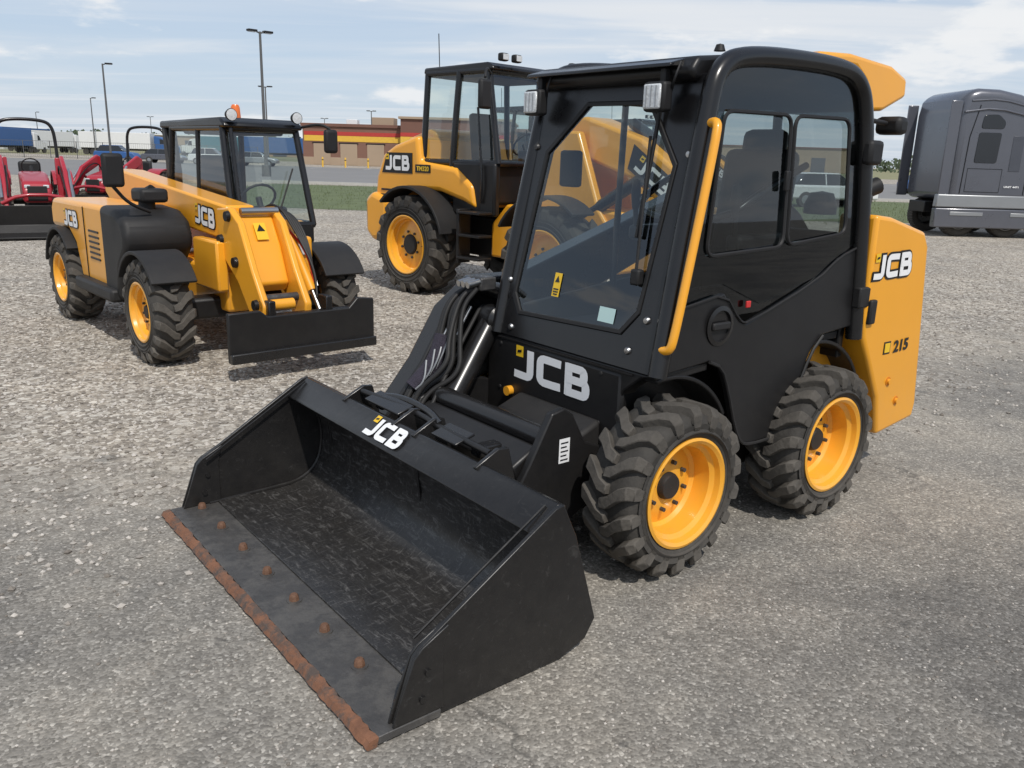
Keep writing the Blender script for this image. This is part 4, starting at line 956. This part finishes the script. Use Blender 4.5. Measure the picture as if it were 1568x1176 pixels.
GRS = pbr('grass_green', (.105, .13, .055), .95, var=.5, vscale=1.5)
GRD = pbr('dry_grass', (.22, .21, .11), .95, var=.4, vscale=.2)
mk('grass_verge', None, [(-13, 29, .005), (-9, 26.5, .005), (0, 26, .005), (12, 28, .005), (60, 34, .005), (60, 44, .005), (0, 46, .005), (-13, 45, .005)], [list(range(8))], GRS, 0, smooth=False)
mk('kerb', None, [(-14, 46.6, 0), (70, 46.6, 0), (70, 46.8, 0), (-14, 46.8, 0), (-14, 46.6, .13), (70, 46.6, .13), (70, 46.8, .13), (-14, 46.8, .13)],
   [[4, 5, 6, 7], [0, 1, 5, 4], [1, 2, 6, 5], [2, 3, 7, 6], [3, 0, 4, 7]], pbr('kerb_concrete', (.42, .41, .38), .85), 0, smooth=False)
mk('field', None, [(-600, 135, .012), (600, 135, .012), (900, 1200, .012), (-900, 1200, .012)], [[0, 1, 2, 3]], GRD, 0, smooth=False)
V, F = [], []
for i in range(14000):
    x = random.uniform(-13.4, 40); y = random.uniform(26.0, 45.4)
    a = random.uniform(0, 6.28); h = random.uniform(.04, .13); w = .02
    k = len(V); V += [(x, y, 0), (x + w * math.cos(a), y + w * math.sin(a), 0), (x + random.uniform(-.03, .03), y + random.uniform(-.03, .03), h)]; F.append([k, k + 1, k + 2])
mk('grass', None, V, F, GRS, 0, smooth=False)
V, F = [], []
for i in range(36000):
    d = 1.7 + 15 * random.random() ** 1.4; a = random.uniform(-.62, .62)
    x = d * math.tan(a); y = d
    zone = y - .55 * x + random.uniform(-1.5, 1.5)
    if zone < 5. and random.random() > .20: continue
    r = random.uniform(.0025, .007) if zone < 5. else random.uniform(.005, .017)
    k = len(V); ph = random.uniform(0, 6.28)
    V.append((x, y, r * random.uniform(.9, 1.3)))
    for q in range(5):
        t = ph + q * 1.2566 + random.uniform(-.25, .25); rr_ = r * random.uniform(.8, 1.3)
        V.append((x + rr_ * math.cos(t), y + rr_ * math.sin(t), r * random.uniform(.1, .6)))
    for q in range(5):
        t = ph + q * 1.2566; V.append((x + r * .8 * math.cos(t), y + r * .8 * math.sin(t), -.002))
    for q in range(5):
        F.append([k, k + 1 + q, k + 1 + (q + 1) % 5]); F.append([k + 1 + q, k + 6 + q, k + 6 + (q + 1) % 5, k + 1 + (q + 1) % 5])
gm = D.materials.new('loose_stone'); N, L = nt(gm); b = N['Principled BSDF']; geo = N.new('ShaderNodeNewGeometry')
r_ = N.new('ShaderNodeValToRGB'); L.new(geo.outputs['Random Per Island'], r_.inputs[0])
r_.color_ramp.elements[0].color = (.17, .148, .125, 1); r_.color_ramp.elements[1].color = (.54, .50, .45, 1)
L.new(r_.outputs[0], b.inputs['Base Color']); b.inputs['Roughness'].default_value = .9
mk('gravel', None, V, F, gm, 0, smooth=False)

V, F = [], []
for c in range(190):
    x = random.uniform(-330, 420); y = random.uniform(300, 420); H = random.uniform(3.5, 8.5)
    for k in range(90):
        u = random.gauss(0, 1) * H * .35; w = random.gauss(0, 1) * H * .3; z = H * (.25 + .75 * random.random() ** .8) - abs(u) * .5
        if z < .3: z = .3
        s = random.uniform(.25, .7); a = random.uniform(0, 6.28); o = len(V)
        for q in range(4):
            t = a + q * 1.57
            V.append((x + u + s * math.cos(t), y + w + random.uniform(-.3, .3), z + s * math.sin(t)))
        F.append([o, o + 1, o + 2, o + 3])
mk('distant_trees', None, V, F, pbr('distant_foliage', (.07, .095, .055), .9, var=.5, vscale=.3), 0, smooth=False)

# ================================================================== SKY / SUN
S = Vector((.36, -.93, 0)).normalized(); el = rad(53)
S = Vector((S.x * math.cos(el), S.y * math.cos(el), math.sin(el)))
sl = D.lights.new('sun', 'SUN'); sl.energy = 3.1; sl.angle = rad(1.2); sl.color = (1, .955, .89)
so = D.objects.new('sun', sl); scene.collection.objects.link(so); so.location = (20, -20, 40)
so.rotation_euler = (-S).to_track_quat('-Z', 'Y').to_euler()
w = D.worlds.new('World'); scene.world = w; w.use_nodes = True
N, L = w.node_tree.nodes, w.node_tree.links
bg = N['Background']; bg.inputs[1].default_value = .12
sky = N.new('ShaderNodeTexSky'); sky.sky_type = 'NISHITA'; sky.sun_disc = False; sky.sun_elevation = el; sky.sun_rotation = math.atan2(.36, -.93)
sky.air_density = 1.; sky.dust_density = .6; sky.ozone_density = 1.5
tc = N.new('ShaderNodeTexCoord'); sp = N.new('ShaderNodeSeparateXYZ'); L.new(tc.outputs['Generated'], sp.inputs[0])
def M(op, a, c):
    k = N.new('ShaderNodeMath'); k.operation = op
    for i, q in enumerate((a, c)):
        if isinstance(q, (int, float)): k.inputs[i].default_value = q
        else: L.new(q, k.inputs[i])
    return k.outputs[0]
def MR(v, a, b_, c, d):
    k = N.new('ShaderNodeMapRange'); k.interpolation_type = 'SMOOTHSTEP'
    for i, q in ((1, a), (2, b_), (3, c), (4, d)): k.inputs[i].default_value = q
    L.new(v, k.inputs[0]); return k.outputs[0]
def MX(f, a, col):
    k = N.new('ShaderNodeMix'); k.data_type = 'RGBA'; L.new(f, k.inputs[0]); L.new(a, k.inputs[6]); k.inputs[7].default_value = (*col, 1); return k.outputs[2]
zz = M('ADD', M('MAXIMUM', sp.outputs['Z'], 0), .045)
cx = M('DIVIDE', sp.outputs['X'], zz); cy = M('DIVIDE', sp.outputs['Y'], zz)
cb = N.new('ShaderNodeCombineXYZ'); L.new(cx, cb.inputs[0]); L.new(cy, cb.inputs[1])
def cloud(rot, sc, det, rough, dist):
    mp = N.new('ShaderNodeMapping'); mp.inputs['Rotation'].default_value = (0, 0, rot); mp.inputs['Scale'].default_value = sc; L.new(cb.outputs[0], mp.inputs[0])
    n1 = N.new('ShaderNodeTexNoise'); n1.inputs['Scale'].default_value = 1.; n1.inputs['Detail'].default_value = det; n1.inputs['Roughness'].default_value = rough; n1.inputs['Distortion'].default_value = dist
    L.new(mp.outputs[0], n1.inputs['Vector']); return n1.outputs['Fac']
haze = MR(sp.outputs['Z'], 0., .5, .80, .30)
base = MX(haze, sky.outputs[0], (4.4, 5.2, 6.4))
c1 = MX(MR(cloud(.5, (.28, .5, 1), 6, .52, .5), .38, .72, 0., .85), base, (5.9, 6.35, 6.9))
c2 = MX(MR(cloud(-.3, (.16, .7, 1), 6, .55, .9), .46, .68, 0., .75), c1, (6.8, 6.95, 7.15))
mp2 = N.new('ShaderNodeMapping'); mp2.inputs['Scale'].default_value = (7, 7, 24); mp2.inputs['Location'].default_value = (.4, .1, .3); L.new(tc.outputs['Generated'], mp2.inputs[0])
n2 = N.new('ShaderNodeTexNoise'); n2.inputs['Scale'].default_value = 1.; n2.inputs['Detail'].default_value = 7; n2.inputs['Roughness'].default_value = .55
L.new(mp2.outputs[0], n2.inputs['Vector'])
c3 = MX(MR(n2.outputs['Fac'], .54, .66, 0., .85), c2, (7.3, 7.4, 7.5))
L.new(c3, bg.inputs[0])

# ================================================================== CAMERA
cam = D.cameras.new('camera'); co = D.objects.new('camera', cam); scene.collection.objects.link(co)
cam.sensor_width = 36; cam.lens = 1270 / 1568 * 36; cam.clip_end = 6000; cam.clip_start = .05
co.matrix_world = Matrix.Translation((0, 0, 1.75)) @ Matrix.Rotation(rad(90 - 15.32), 4, 'X') @ Matrix.Rotation(.03, 4, 'Z')
scene.camera = co
scene.view_settings.view_transform = 'Standard'; scene.view_settings.look = 'None'; scene.view_settings.exposure = 0
